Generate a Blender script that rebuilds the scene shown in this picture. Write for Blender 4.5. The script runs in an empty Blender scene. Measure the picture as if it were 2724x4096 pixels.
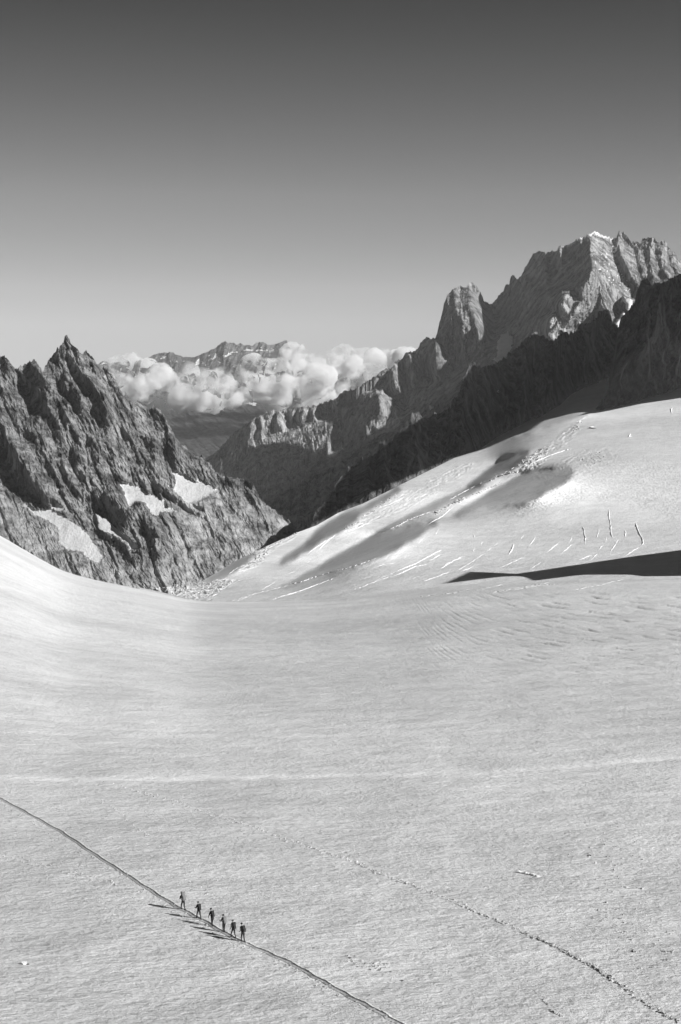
import bpy, bmesh, math, random
import numpy as np
from mathutils import Vector

# ------------------------------------------------------------------ camera, sky, sun, exposure
scn = bpy.context.scene
FPX = 5689.0                                   # focal length in pixels of the full-size photograph (2724 x 4096)
HORIZON = 1370.0
PITCH = math.atan((2048.0 - HORIZON) / FPX)
CAMPOS = np.array([0.0, 0.0, 60.0])
cd = bpy.data.cameras.new("camera"); cam = bpy.data.objects.new("camera", cd)
scn.collection.objects.link(cam); scn.camera = cam
cam.location = CAMPOS; cam.rotation_euler = (math.pi / 2 - PITCH, 0, 0)
cd.sensor_fit = 'VERTICAL'; cd.sensor_height = 36.0; cd.lens = 36.0 * FPX / 4096.0
cd.clip_start = 1.0; cd.clip_end = 300000.0
scn.render.resolution_x = 681; scn.render.resolution_y = 1024

SUN_AZ = np.array([0.82, -0.57]); SUN_AZ /= np.linalg.norm(SUN_AZ)
SUN_EL = math.radians(27.5)
SUN = np.array([SUN_AZ[0] * math.cos(SUN_EL), SUN_AZ[1] * math.cos(SUN_EL), math.sin(SUN_EL)])
ld = bpy.data.lights.new("sun", 'SUN'); ld.energy = 5.0; ld.angle = math.radians(0.53); ld.color = (1, 1, 1)
sun = bpy.data.objects.new("sun", ld); scn.collection.objects.link(sun)
sun.rotation_euler = Vector(SUN).to_track_quat('Z', 'Y').to_euler()

world = bpy.data.worlds.new("World"); scn.world = world; world.use_nodes = True
wn = world.node_tree; wn.nodes.clear()
def wnode(t, **k):
    n = wn.nodes.new(t)
    for a, b in k.items(): setattr(n, a, b)
    return n
w_tc = wnode('ShaderNodeTexCoord'); w_sep = wnode('ShaderNodeSeparateXYZ')
w_max = wnode('ShaderNodeMath', operation='MAXIMUM'); w_max.inputs[1].default_value = 0.012
w_cmb = wnode('ShaderNodeCombineXYZ')
w_sky = wnode('ShaderNodeTexSky', sky_type='NISHITA', sun_disc=False)
w_sky.sun_elevation = SUN_EL; w_sky.sun_rotation = math.atan2(SUN_AZ[0], SUN_AZ[1])
w_sky.altitude = 3400; w_sky.air_density = 1.0; w_sky.dust_density = 0.4
w_red = wnode('ShaderNodeSeparateColor')          # black and white photograph: the red channel, as through a red filter
w_ramp = wnode('ShaderNodeValToRGB')
w_mul = wnode('ShaderNodeMath', operation='MULTIPLY')
w_bg = wnode('ShaderNodeBackground'); w_out = wnode('ShaderNodeOutputWorld')
w_bg.inputs['Strength'].default_value = 0.12
L = wn.links.new
L(w_tc.outputs['Generated'], w_sep.inputs[0]); L(w_sep.outputs[2], w_max.inputs[0])
L(w_sep.outputs[0], w_cmb.inputs[0]); L(w_sep.outputs[1], w_cmb.inputs[1]); L(w_max.outputs[0], w_cmb.inputs[2])
L(w_cmb.outputs[0], w_sky.inputs[0]); L(w_sky.outputs[0], w_red.inputs[0])
L(w_max.outputs[0], w_ramp.inputs[0]); L(w_red.outputs[0], w_mul.inputs[0]); L(w_ramp.outputs[0], w_mul.inputs[1])
L(w_mul.outputs[0], w_bg.inputs[0]); L(w_bg.outputs[0], w_out.inputs[0])
cr = w_ramp.color_ramp
SKYRAMP = [(0.0, .39), (0.04, .43), (0.10, 0.43), (0.16, 0.29), (0.22, 0.148), (0.35, 0.085), (1.0, 0.07)]
while len(cr.elements) < len(SKYRAMP): cr.elements.new(0.5)
for e, (p, v) in zip(cr.elements, SKYRAMP): e.position = p; e.color = (v, v, v, 1)

scn.view_settings.view_transform = 'Standard'; scn.view_settings.look = 'None'
scn.view_settings.gamma = 1.0; scn.view_settings.use_curve_mapping = False
scn.view_settings.exposure = 0.46
cy = scn.cycles
cy.max_bounces = 8; cy.diffuse_bounces = 2; cy.glossy_bounces = 1; cy.transmission_bounces = 2
cy.volume_bounces = 4; cy.transparent_max_bounces = 8; cy.caustics_reflective = False; cy.caustics_refractive = False
cy.use_denoising = True

# ------------------------------------------------------------------ helpers
rng = np.random.default_rng(7)
_perm = np.random.default_rng(11).permutation(4096)
_perm = np.concatenate([_perm, _perm])
_gx = np.cos(np.linspace(0, 2 * np.pi, 256, endpoint=False)); _gy = np.sin(np.linspace(0, 2 * np.pi, 256, endpoint=False))

def perlin(x, y, seed=0):
    x = np.asarray(x, float) + seed * 17.31; y = np.asarray(y, float) + seed * 9.17
    xi = np.floor(x).astype(np.int64); yi = np.floor(y).astype(np.int64)
    xf = x - xi; yf = y - yi
    u = xf * xf * xf * (xf * (xf * 6 - 15) + 10); v = yf * yf * yf * (yf * (yf * 6 - 15) + 10)
    def g(a, b, dx, dy):
        h = _perm[(_perm[(a + seed * 31) & 4095] + b) & 4095] & 255
        return _gx[h] * dx + _gy[h] * dy
    n00 = g(xi, yi, xf, yf); n10 = g(xi + 1, yi, xf - 1, yf)
    n01 = g(xi, yi + 1, xf, yf - 1); n11 = g(xi + 1, yi + 1, xf - 1, yf - 1)
    a = n00 + u * (n10 - n00); b = n01 + u * (n11 - n01)
    return (a + v * (b - a)) * 1.4
def fbm(x, y, o=5, seed=0, gain=.5, lac=2.03):
    s = 0; a = 1; t = 0
    for k in range(o):
        s = s + a * perlin(x, y, seed + k); t += a; a *= gain; x = x * lac; y = y * lac
    return s / t
def ridged(x, y, o=5, seed=0, gain=.55, lac=2.07):
    s = 0; a = 1; t = 0
    for k in range(o):
        n = 1 - np.abs(perlin(x, y, seed + k)) * 1.6
        s = s + a * n; t += a; a *= gain; x = x * lac; y = y * lac
    return s / t
def smooth(a, b, x):
    t = np.clip((x - a) / (b - a), 0, 1); return t * t * (3 - 2 * t)
def lerp(a, b, t): return a + (b - a) * t

def sinterp(xs, ys, sig):
    g = np.arange(-1600, 4200, 4.0); v = np.interp(g, xs, ys); k = np.arange(-int(3 * sig / 4), int(3 * sig / 4) + 1)
    w = np.exp(-.5 * (k * 4 / sig) ** 2); w /= w.sum(); v = np.convolve(np.pad(v, len(k) // 2, mode='edge'), w, mode='valid')
    return lambda X: np.interp(X, g, v)
def ray(X, Y, D):
    """point seen at photograph pixel X, Y at distance D along the camera axis"""
    a = (np.asarray(X, float) - 1362.0) / FPX; b = -(np.asarray(Y, float) - 2048.0) / FPX
    cp, sp = math.cos(PITCH), math.sin(PITCH)
    x = a * D; y = (cp + b * sp) * D; z = (-sp + b * cp) * D
    x, y, z = np.broadcast_arrays(x, y, z)
    return np.stack([x, y, z], -1) + CAMPOS
def interp(pts, X):
    p = np.array(sorted(pts), float)
    return np.interp(X, p[:, 0], p[:, 1])
def z1(*p): return [(x * .574, 1250 + y * .574) for x, y in p]
def z2(*p): return [(350 + x * .829, 1250 + y * .829) for x, y in p]
def z3(*p): return [(1200 + x * .574, 1250 + y * .574) for x, y in p]
def z4(*p): return [(1700 + x * .653, 850 + y * .653) for x, y in p]
def z5(*p): return [(1700 + x * .653, 1500 + y * .653) for x, y in p]
def z6(*p): return [(500 + x * .638, 2050 + y * .638) for x, y in p]
def z7(*p): return [(x * .893, 3100 + y * .893) for x, y in p]
def z8(*p): return [(1400 + x * .844, 3100 + y * .844) for x, y in p]
def z9(*p): return [(1150 + x * .510, 1950 + y * .510) for x, y in p]
def z10(*p): return [(380 + x * .8036, 1300 + y * .8036) for x, y in p]
def z11(*p): return [(1600 + x * .717, 2200 + y * .717) for x, y in p]

def inpoly(poly, X, Y):
    r = np.zeros(X.shape, bool); n = len(poly)
    for i in range(n):
        x0, y0 = poly[i]; x1, y1 = poly[(i + 1) % n]
        if y0 == y1: continue
        c = ((y0 > Y) != (y1 > Y)) & (X < (x1 - x0) * (Y - y0) / (y1 - y0) + x0)
        r ^= c
    return r

def link(name, me, parent=None, kind=None, **props):
    o = bpy.data.objects.new(name, me); scn.collection.objects.link(o)
    if parent: o.parent = parent
    if kind: o["kind"] = kind
    for k, v in props.items(): o[k] = v
    return o
def mesh_np(name, V, Fq, mat, smooth_=True, attrs=None):
    me = bpy.data.meshes.new(name)
    V = np.ascontiguousarray(V, dtype=np.float32); Fq = np.ascontiguousarray(Fq, dtype=np.int32)
    n = Fq.shape[1]
    me.vertices.add(len(V)); me.vertices.foreach_set('co', V.ravel())
    me.loops.add(Fq.size); me.loops.foreach_set('vertex_index', Fq.ravel())
    me.polygons.add(len(Fq)); me.polygons.foreach_set('loop_start', np.arange(0, Fq.size, n, dtype=np.int32))
    me.polygons.foreach_set('use_smooth', np.full(len(Fq), smooth_, dtype=bool))
    me.update(calc_edges=True)
    if mat: me.materials.append(mat)
    for k, a in (attrs or {}).items():
        at = me.attributes.new(k, 'FLOAT', 'POINT'); at.data.foreach_set('value', np.ascontiguousarray(a, dtype=np.float32).ravel())
    return me
def gridfaces(r, c):
    i = np.arange(r * c).reshape(r, c)
    return np.stack([i[:-1, :-1], i[1:, :-1], i[1:, 1:], i[:-1, 1:]], -1)
def submesh(P, F, mask, attrs):
    """the faces picked by mask, with only their own vertices"""
    f = F[mask]; u, inv = np.unique(f.ravel(), return_inverse=True)
    return P.reshape(-1, 3)[u], inv.reshape(f.shape), {k: a.ravel()[u] for k, a in attrs.items()}

# ------------------------------------------------------------------ materials
def mat_new(name):
    m = bpy.data.materials.new(name); m.use_nodes = True
    nt = m.node_tree; b = nt.nodes['Principled BSDF']; return m, nt, b
def nd(nt, t, **k):
    n = nt.nodes.new(t)
    for a, b in k.items(): setattr(n, a, b)
    return n
def noise(nt, vec, scale, detail=6, rough=.6, dist=0.0):
    n = nd(nt, 'ShaderNodeTexNoise'); n.inputs['Scale'].default_value = scale; n.inputs['Detail'].default_value = detail
    n.inputs['Roughness'].default_value = rough; n.inputs['Distortion'].default_value = dist
    nt.links.new(vec, n.inputs['Vector']); return n.outputs['Fac']
def mapping(nt, scale=(1, 1, 1), rot=(0, 0, 0)):
    tc = nd(nt, 'ShaderNodeTexCoord'); mp = nd(nt, 'ShaderNodeMapping')
    mp.inputs['Scale'].default_value = scale; mp.inputs['Rotation'].default_value = rot
    nt.links.new(tc.outputs['Object'], mp.inputs['Vector']); return mp.outputs['Vector']
def ramp(nt, fac, stops):
    r = nd(nt, 'ShaderNodeValToRGB'); c = r.color_ramp
    while len(c.elements) < len(stops): c.elements.new(.5)
    for e, (p, v) in zip(c.elements, stops): e.position = p; e.color = (v, v, v, 1)
    nt.links.new(fac, r.inputs[0]); return r.outputs[0]
def mixv(nt, a, b, f, mode='MIX'):
    n = nd(nt, 'ShaderNodeMix', data_type='RGBA', blend_type=mode)
    for s, k in ((f, 0), (a, 6), (b, 7)):
        if hasattr(s, 'links'): nt.links.new(s, n.inputs[k])
        else: n.inputs[k].default_value = s if k == 0 else (s, s, s, 1)
    return n.outputs[2]
def attr(nt, name):
    n = nd(nt, 'ShaderNodeAttribute', attribute_name=name); return n.outputs['Fac']
def bump(nt, h, strength, dist, normal=None):
    n = nd(nt, 'ShaderNodeBump'); n.inputs['Strength'].default_value = strength; n.inputs['Distance'].default_value = dist
    nt.links.new(h, n.inputs['Height'])
    if normal: nt.links.new(normal, n.inputs['Normal'])
    return n.outputs[0]

def rock_material(name, lo, hi, slab_hi, sc=1.0, vert=2.5, bd=6.0):
    m, nt, b = mat_new(name)
    v = mapping(nt, (1, 1, 1 / vert)); n1 = noise(nt, v, .02 * sc, 10, .74, .4); n2 = noise(nt, mapping(nt), .0022 * sc, 3, .5)
    c = ramp(nt, n1, [(.38, lo), (.49, lo + (hi - lo) * .35), (.53, lo + (hi - lo) * .6), (.64, hi)])
    vo = nd(nt, 'ShaderNodeTexVoronoi', feature='DISTANCE_TO_EDGE'); vo.inputs['Scale'].default_value = .045 * sc
    nt.links.new(v, vo.inputs['Vector'])
    c = mixv(nt, c, ramp(nt, vo.outputs['Distance'], [(0.0, .5), (.06, 1.0)]), .7, 'MULTIPLY')
    c = mixv(nt, c, ramp(nt, n2, [(.3, .72), (.7, 1.25)]), 1.0, 'MULTIPLY')
    s = ramp(nt, noise(nt, mapping(nt), .02 * sc, 9, .76), [(.36, lo), (.48, (lo + slab_hi) * .55), (.60, slab_hi)])
    c = mixv(nt, c, s, attr(nt, 'slab'))
    nt.links.new(c, b.inputs['Base Color']); b.inputs['Roughness'].default_value = .9
    b.inputs['Specular IOR Level'].default_value = .15
    nt.links.new(bump(nt, n1, 1.0, bd * 2), b.inputs['Normal']); return m
def snow_material(name, lo=.70, hi=.86, scale=1.0, bs=.7, bd=.45, stretch=(.62, .8, 1), dirt_groove=.5):
    m, nt, b = mat_new(name)
    v = mapping(nt, stretch)
    n1 = noise(nt, v, 1.7 * scale, 8, .68, .3); n2 = noise(nt, v, .10 * scale, 8, .66); n3 = noise(nt, mapping(nt), .006 * scale, 4, .5)
    c = ramp(nt, n2, [(.3, lo), (.62, hi)])
    c = mixv(nt, c, ramp(nt, n1, [(.32, .45), (.47, 1.0)]), .6, 'MULTIPLY')
    c = mixv(nt, c, ramp(nt, n3, [(.35, .82), (.62, 1.0)]), 1.0, 'MULTIPLY')
    c = mixv(nt, c, dirt_groove, attr(nt, 'dirt_groove')); c = mixv(nt, c, .93, attr(nt, 'pale'))
    nt.links.new(c, b.inputs['Base Color']); b.inputs['Roughness'].default_value = .75
    b.inputs['Specular IOR Level'].default_value = .2
    h = mixv(nt, n1, n2, .5)
    nn = bump(nt, n2, 1.0 * bs, bd * 4.5); nn = bump(nt, n1, bs, bd, nn)
    nt.links.new(nn, b.inputs['Normal']); return m
def plain(name, v, rough=.7, spec=.3):
    m, nt, b = mat_new(name)
    c = ramp(nt, noise(nt, mapping(nt), 9.0, 4, .6), [(.3, v * .8), (.7, v * 1.15)])
    nt.links.new(c, b.inputs['Base Color']); b.inputs['Roughness'].default_value = rough
    b.inputs['Specular IOR Level'].default_value = spec; return m

M_snow = snow_material('glacier_snow')
M_snow2 = snow_material('slope_snow', scale=.35, bs=.45, bd=1.5, lo=.72, hi=.86)
M_patch = snow_material('couloir_snow', scale=.14, bs=.9, bd=6.0, lo=.72, hi=.88, stretch=(1.6, 1, .5))
M_rockL = rock_material('granite', .045, .36, .50)
M_rockD = rock_material('shaded_granite', .012, .22, .3, sc=.55, vert=4.5)  # granite made darker, the ridge's shade put into its colour
M_rockV = rock_material('far_granite', .05, .42, .4, sc=.6, bd=8)
M_far = rock_material('far_limestone', .08, .20, .3, sc=.3, vert=1, bd=25)
M_forest = rock_material('valley_forest', .03, .10, .2, sc=.5, vert=1, bd=15)

# ------------------------------------------------------------------ mountains
def ribs_relief(ribs, X, Y, warp, mode='L', f=1.4):
    """aretes: polyline (x, y), left width, right width (px), relief factor. Returns relief in px, toward the viewer"""
    R = np.zeros(X.shape); RM = np.zeros(X.shape)
    for pts, wl, wr, a in ribs:
        p = np.array(sorted(pts, key=lambda q: q[1]), float)
        xl = np.interp(Y, p[:, 1], p[:, 0]) + warp
        y0, y1 = p[0, 1], p[-1, 1]
        d = X - xl
        t = smooth(y0 - 8, y0 + 12, Y) * (1 - smooth(y1 - .12 * (y1 - y0) - 8, y1 + .25 * (y1 - y0) + 12, Y))
        k = np.where(d < 0, 1 + d / wl, 1 - d / wr)
        RM = np.maximum(RM, smooth(-2, 3, d) * (1 - smooth(.8, 1.15, d / wr)) * t)
        R = np.maximum(R, np.clip(k, 0, 1) * t * a * f * (wl if mode == 'L' else wr))
    return R, RM
def sawnoise(q, y, lam, left, seed, long=3.5):
    """asymmetric ribs: left share of the period faces left"""
    ph = q / lam + 1.1 * fbm(q / lam / 1.7, y / lam / long, 3, seed)
    f = ph - np.floor(ph)
    amp = .55 + .9 * np.clip(.5 + perlin(np.floor(ph) * 3.17, y / lam / long, seed + 5), 0, 1)
    return np.where(f < left, f / left, (1 - f) / (1 - left)) * amp

def massif(name, mat, X0, X1, nx, ny, crest, foot, Dc, Df, ribs=(), lean=.4, left=.4, lam=90, satt=.8, ratt=.5, jag=10, jagl=26,
           snow=(), snowfn=None, slabfn=None, vp=.8, seed=1, reliefmask=None, backscale=1.0, label=None, smoothr=None, sm_sig=60, rmode='L', rf=1.4, facets=None, rscale=1.0):
    Xs = np.linspace(X0, X1, nx)
    yc = interp(crest, Xs)
    j = ridged(Xs / jagl, Xs * 0 + seed, 4, seed, .6) ; j2 = perlin(Xs / 5.0, Xs * 0 + 3.3, seed + 9)
    yc = yc - jag * (np.clip(j - .45, -1, 1) * 1.1) - jag * .35 * np.clip(j2, -.3, 1)
    yf = interp(foot, Xs); yf = np.maximum(yf, yc + 5)
    v = np.linspace(0, 1, ny) ** 1.1
    ycs = sinterp(Xs, yc, sm_sig)(Xs); yfs = np.maximum(sinterp(Xs, yf, sm_sig)(Xs), ycs + 80)
    X = np.broadcast_to(Xs, (ny, nx)); Y = yc + (yf - yc) * v[:, None]
    t_ = (Y - ycs) / (yfs - ycs); t_ = np.where(t_ > 0, np.abs(t_) ** vp, t_ * .6)
    D = lerp(sinterp(*zip(*sorted(Dc)), 60)(Xs), sinterp(*zip(*sorted(Df)), 60)(Xs), t_)
    q = X - lean * Y
    warp = 9 * fbm(X / 40, Y / 40, 4, seed + 20)
    R, RM = ribs_relief(ribs, X, Y, warp, rmode, rf)
    rm = 1.0 if reliefmask is None else reliefmask(X, Y)
    sm = np.zeros(X.shape) if smoothr is None else smoothr(X, Y)
    N = lam * satt * sawnoise(q + warp * .6, Y, lam, left, seed)
    N = N + lam * .33 * satt * .9 * sawnoise(q + .25 * Y + warp, Y, lam * .33, left, seed + 3, 2.5)
    N = N + lam * ratt * .30 * (ridged(q / (lam * .22), Y / (lam * .65), 5, seed + 7, .62) - .5)
    N = N + lam * ratt * .16 * (ridged((X + .6 * Y) / (lam * .2), (Y - .3 * X) / (lam * .25), 4, seed + 15, .6) - .5)
    if facets is not None: R = R * rscale - facet_relief(facets[0], X, Y, facets[1], facets[2], seed=seed, sig=facets[3] if len(facets) > 3 else 170.)
    masks = []
    wx = 14 * fbm(X / 20, Y / 20, 5, seed + 33, .65); wy = 10 * fbm(X / 14, Y / 14, 5, seed + 43, .65)
    allsnow = np.zeros(X.shape, bool)
    for poly in snow:
        mk = inpoly(poly, X + wx, Y + wy); masks.append(mk); allsnow |= mk
    if snowfn is not None:
        mk = snowfn(X, Y, R, N, yc) & ~allsnow; masks.append(mk); 
    soft = allsnow.astype(float)
    for _ in range(6):
        soft[1:-1, 1:-1] = (soft[1:-1, 1:-1] * 2 + soft[:-2, 1:-1] + soft[2:, 1:-1] + soft[1:-1, :-2] + soft[1:-1, 2:]) / 6
    rel = (R * (1.0 if reliefmask is None else .45 + .55 * rm) + N * rm) * (1 - soft * .93)
    D = D - rel * D / FPX
    P = ray(X, Y, D)
    slab = np.zeros(X.shape) if slabfn is None else slabfn(X, Y)
    # the back of the mountain
    rows = []
    for d in (6, 25, 80, 250, 700, 1500):
        d *= backscale
        rows.append(P[0] + np.stack([np.zeros(nx), np.full(nx, d * 1.0), np.full(nx, -d * 1.15)], -1) + np.stack([rng.normal(0, .0, nx), np.zeros(nx), np.zeros(nx)], -1))
    rows = [np.concatenate([r_[:, :2], np.maximum(r_[:, 2:], np.minimum(P[0][:, 2:], -2050.0))], 1) for r_ in rows]
    P = np.concatenate([np.stack(rows[::-1], 0), P], 0)
    slab = np.concatenate([np.zeros((6, nx)), slab], 0)
    F = gridfaces(P.shape[0], nx)
    full = [np.concatenate([np.zeros((6, nx), bool), m], 0) for m in masks]
    taken = np.zeros(F.shape[:2], bool); kids = []
    for m in full:
        fm = m[:-1, :-1] & m[1:, :-1] & m[1:, 1:] & m[:-1, 1:] & ~taken
        taken |= fm; kids.append(fm)
    at = {'slab': slab, 'dirt_groove': np.zeros(slab.shape)}
    V_, F_, A_ = submesh(P, F, ~taken, at)
    o = link(name, mesh_np(name, V_, F_, mat, False, A_), kind='structure')
    for fm in kids:
        if fm.sum() < 3: continue
        V_, F_, A_ = submesh(P, F, fm, at)
        link('snow_patch', mesh_np('snow_patch', V_, F_, M_patch, True, A_), parent=o, kind='structure')
    MASSIF[name] = (X, Y, P[6:])
    return o
MASSIF = {}
def on_massif(name, x, y):
    X, Y, P = MASSIF[name]; i = np.argmin((X - x) ** 2 + (Y - y) ** 2); return P.reshape(-1, 3)[i].copy()

def integrate_gradient(gx, gy, eps):
    """least squares surface from a gradient field, the x part weighted 1 and the y part eps"""
    gxm = .5 * (gx[:, 1:] + gx[:, :-1]); gym = .5 * (gy[1:] + gy[:-1]) * eps
    div = np.zeros(gx.shape)
    div[:, :-1] += gxm; div[:, 1:] -= gxm; div[:-1] += gym; div[1:] -= gym
    e = np.concatenate([div, div[:, ::-1]], 1); e = np.concatenate([e, e[::-1]], 0)
    f = np.fft.fft2(e); ky = np.fft.fftfreq(e.shape[0]) * 2 * np.pi; kx = np.fft.fftfreq(e.shape[1]) * 2 * np.pi
    lam = (2 * np.cos(kx)[None] - 2) + eps * (2 * np.cos(ky)[:, None] - 2); lam[0, 0] = 1
    f /= lam; f[0, 0] = 0
    return np.real(np.fft.ifft2(f))[:gx.shape[0], :gx.shape[1]]
def blur_x(A, sig):
    n = A.shape[1]; e = np.concatenate([A, A[:, ::-1]], 1); k = np.fft.fftfreq(2 * n)
    return np.real(np.fft.ifft(np.fft.fft(e, axis=1) * np.exp(-2 * (np.pi * k * sig) ** 2)[None], axis=1))[:, :n]
def blur_y(A, sig): return blur_x(A.T, sig).T
def facet_relief(dark, X, Y, gdark, glit, h=3.0, sig=170., eps=.12, soft=1.5, seed=0):
    """relief whose faces turn away from the sun inside the dark polygons and towards it elsewhere (px, positive = away)"""
    x0, x1, y0, y1 = X.min() - 40, X.max() + 40, Y.min() - 40, Y.max() + 40
    gx, gy = np.meshgrid(np.arange(x0, x1, h), np.arange(y0, y1, h))
    wx = gx + 5 * fbm(gx / 22, gy / 22, 4, seed + 61) + 2.5 * perlin(gx / 5, gy / 9, seed); wy = gy + 6 * fbm(gx / 22, gy / 22, 4, seed + 71)
    m = dark(wx, wy).astype(float); m = blur_y(blur_x(m, soft), soft)
    g = lerp(glit, gdark, m) * h; g = g - blur_x(g, sig / h)
    u = integrate_gradient(g, np.zeros_like(g), eps)
    u -= blur_y(blur_x(u, 260 / h), 260 / h)
    fx = np.clip((X - x0) / h, 0, gx.shape[1] - 1.001); fy = np.clip((Y - y0) / h, 0, gx.shape[0] - 1.001)
    i = fx.astype(int); j = fy.astype(int); a = fx - i; b = fy - j
    return (u[j, i] * (1 - a) + u[j, i + 1] * a) * (1 - b) + (u[j + 1, i] * (1 - a) + u[j + 1, i + 1] * a) * b
def anypoly(polys):
    def f(X, Y):
        m = np.zeros(X.shape, bool)
        for p in polys: m |= inpoly(p, X, Y)
        return m
    return f

# --- left aiguilles
crestL = [(-700, 1240), (-300, 1330), (-120, 1400)] + z1((0,300),(30,300),(55,330),(100,390),(120,410),(130,385),(160,380),(215,350),(235,335),(265,365),(295,410),(320,370),(350,330),(380,290),(400,255),(430,235),(445,200),(455,165),(468,165),(480,195),(505,225),(520,255),(550,268),(575,290),(598,275),(625,310),(650,320),(680,365),(715,400),(727,372),(760,400),(800,460),(830,530),(860,590),(875,590),(890,620),(915,655),(925,625),(960,625),(1000,650),(1040,680),(1065,655),(1110,675),(1150,730),(1180,800),(1220,860),(1260,930),(1310,950),(1360,1000),(1420,1010),(1450,1040),(1500,1110),(1530,1125)) + z2((615,770),(640,785),(700,805),(735,800),(790,820),(830,890),(880,945),(930,980),(970,1010),(1010,1055),(1060,1130),(1150,1300))
footL = [(-700, 2150), (0, 2240), (92, 2290), (287, 2380), (540, 2440), (860, 2470), (1187, 2440), (1300, 2440)]
ribsL = [
 (z1((40,300),(60,420),(150,560),(210,720),(300,880),(420,1040),(560,1200)), 90, 60, .9),
 (z1((60,850),(120,960),(190,1080),(250,1190),(330,1290),(360,1360)), 52, 70, 1.0),
 (z1((0,640),(20,760),(60,850)), 20, 40, .8),
 (z1((235,335),(300,430),(335,560),(400,660),(440,830),(480,960),(530,1080),(590,1200),(640,1290)), 70, 55, 1.0),
 (z1((345,340),(400,420),(470,560),(475,700)), 32, 40, 1.0),
 (z1((440,420),(500,470),(550,580),(580,690),(660,800),(750,900)), 34, 40, 1.0),
 (z1((462,160),(500,290),(560,400),(650,500),(720,545),(745,700),(755,880),(780,960),(830,1060),(860,1150),(900,1340)), 80, 60, 1.15),
 (z1((575,285),(640,360),(670,460),(720,560)), 36, 40, 1.0),
 (z1((730,375),(800,470),(860,600),(870,660)), 36, 24, 1.0),
 (z1((870,590),(900,700),(930,860),(960,1000),(985,1080)), 22, 50, .9),
 (z1((480,860),(545,960),(560,1060),(620,1170)), 34, 30, 1.0),
 (z1((590,830),(690,930),(700,1060),(760,1200),(850,1340)), 45, 45, 1.0),
 (z1((830,740),(880,840),(900,960),(960,1060)), 30, 36, 1.0),
 (z1((980,850),(1075,885),(1085,1000),(1110,1120),(1120,1260)), 48, 45, 1.1),
 (z1((1070,660),(1150,740),(1190,860),(1215,1000),(1280,1110)), 62, 45, 1.1),
 (z1((1290,1030),(1330,1100),(1370,1160)), 24, 24, .9),
 (z1((975,1305),(1000,1400),(1060,1500),(1150,1600),(1240,1720)), 90, 70, .75),
 (z1((740,1230),(760,1290),(800,1360)), 40, 20, 1.0),
 (z1((1130,1180),(1180,1250),(1290,1330),(1400,1400),(1568,1540)), 22, 40, .8),
 (z1((620,1280),(660,1380),(690,1490)), 26, 30, .9),
 (z1((650,1500),(780,1530),(860,1600),(920,1720)), 60, 30, .8),
 (z2((560,1050),(640,1100),(700,1190),(760,1290)), 20, 30, .8),
 (z2((860,900),(920,980),(980,1050)), 26, 26, .7),
]
snowL = [
 z1((815,1150),(870,1180),(990,1220),(1010,1250),(1150,1310),(1160,1345),(1250,1390),(1120,1395),(1130,1430),(1060,1410),(1010,1330),(960,1310),(900,1360),(880,1290),(840,1220)),
 z1((1165,1030),(1200,1090),(1290,1130),(1380,1190),(1370,1150),(1400,1170),(1540,1240),(1450,1280),(1400,1310),(1340,1330),(1430,1390),(1380,1380),(1290,1320),(1230,1260),(1150,1190),(1215,1220),(1225,1180),(1190,1090)),
 z1((600,1310),(640,1350),(660,1390),(740,1440),(820,1510),(920,1590),(970,1640),(900,1660),(960,1680),(910,1680),(880,1600),(790,1550),(690,1510),(670,1420),(640,1350)),
 z1((150,1290),(230,1370),(360,1370),(440,1410),(530,1480),(600,1530),(650,1600),(720,1700),(690,1750),(620,1720),(560,1660),(470,1660),(410,1600),(400,1500),(330,1450),(240,1410),(160,1340)),
 z1((350,1295),(400,1320),(450,1370),(420,1390),(360,1370)),
 z1((390,1205),(440,1215),(435,1225),(400,1220)),
]
def slabL(X, Y):
    a = smooth(0, 60, Y - np.interp(X, [p[0] for p in z1((1150,1290),(1250,1100),(1400,1120),(1568,1180))] + [1300], [p[1] for p in z1((1150,1290),(1250,1100),(1400,1120),(1568,1180))] + [2100])) * smooth(640, 740, X)
    b = smooth(0, 40, Y - np.interp(X, [0, 90, 230, 400, 540, 700], [1960, 2010, 2060, 2180, 2230, 2200]))
    n = .5 + .9 * fbm(X / 60, Y / 45, 3, 77)
    return np.clip(np.maximum(a, b * .75) * (.55 + n * .6), 0, 1)
def relL(X, Y):
    return 1 - .6 * slabL(X, Y)
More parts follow.
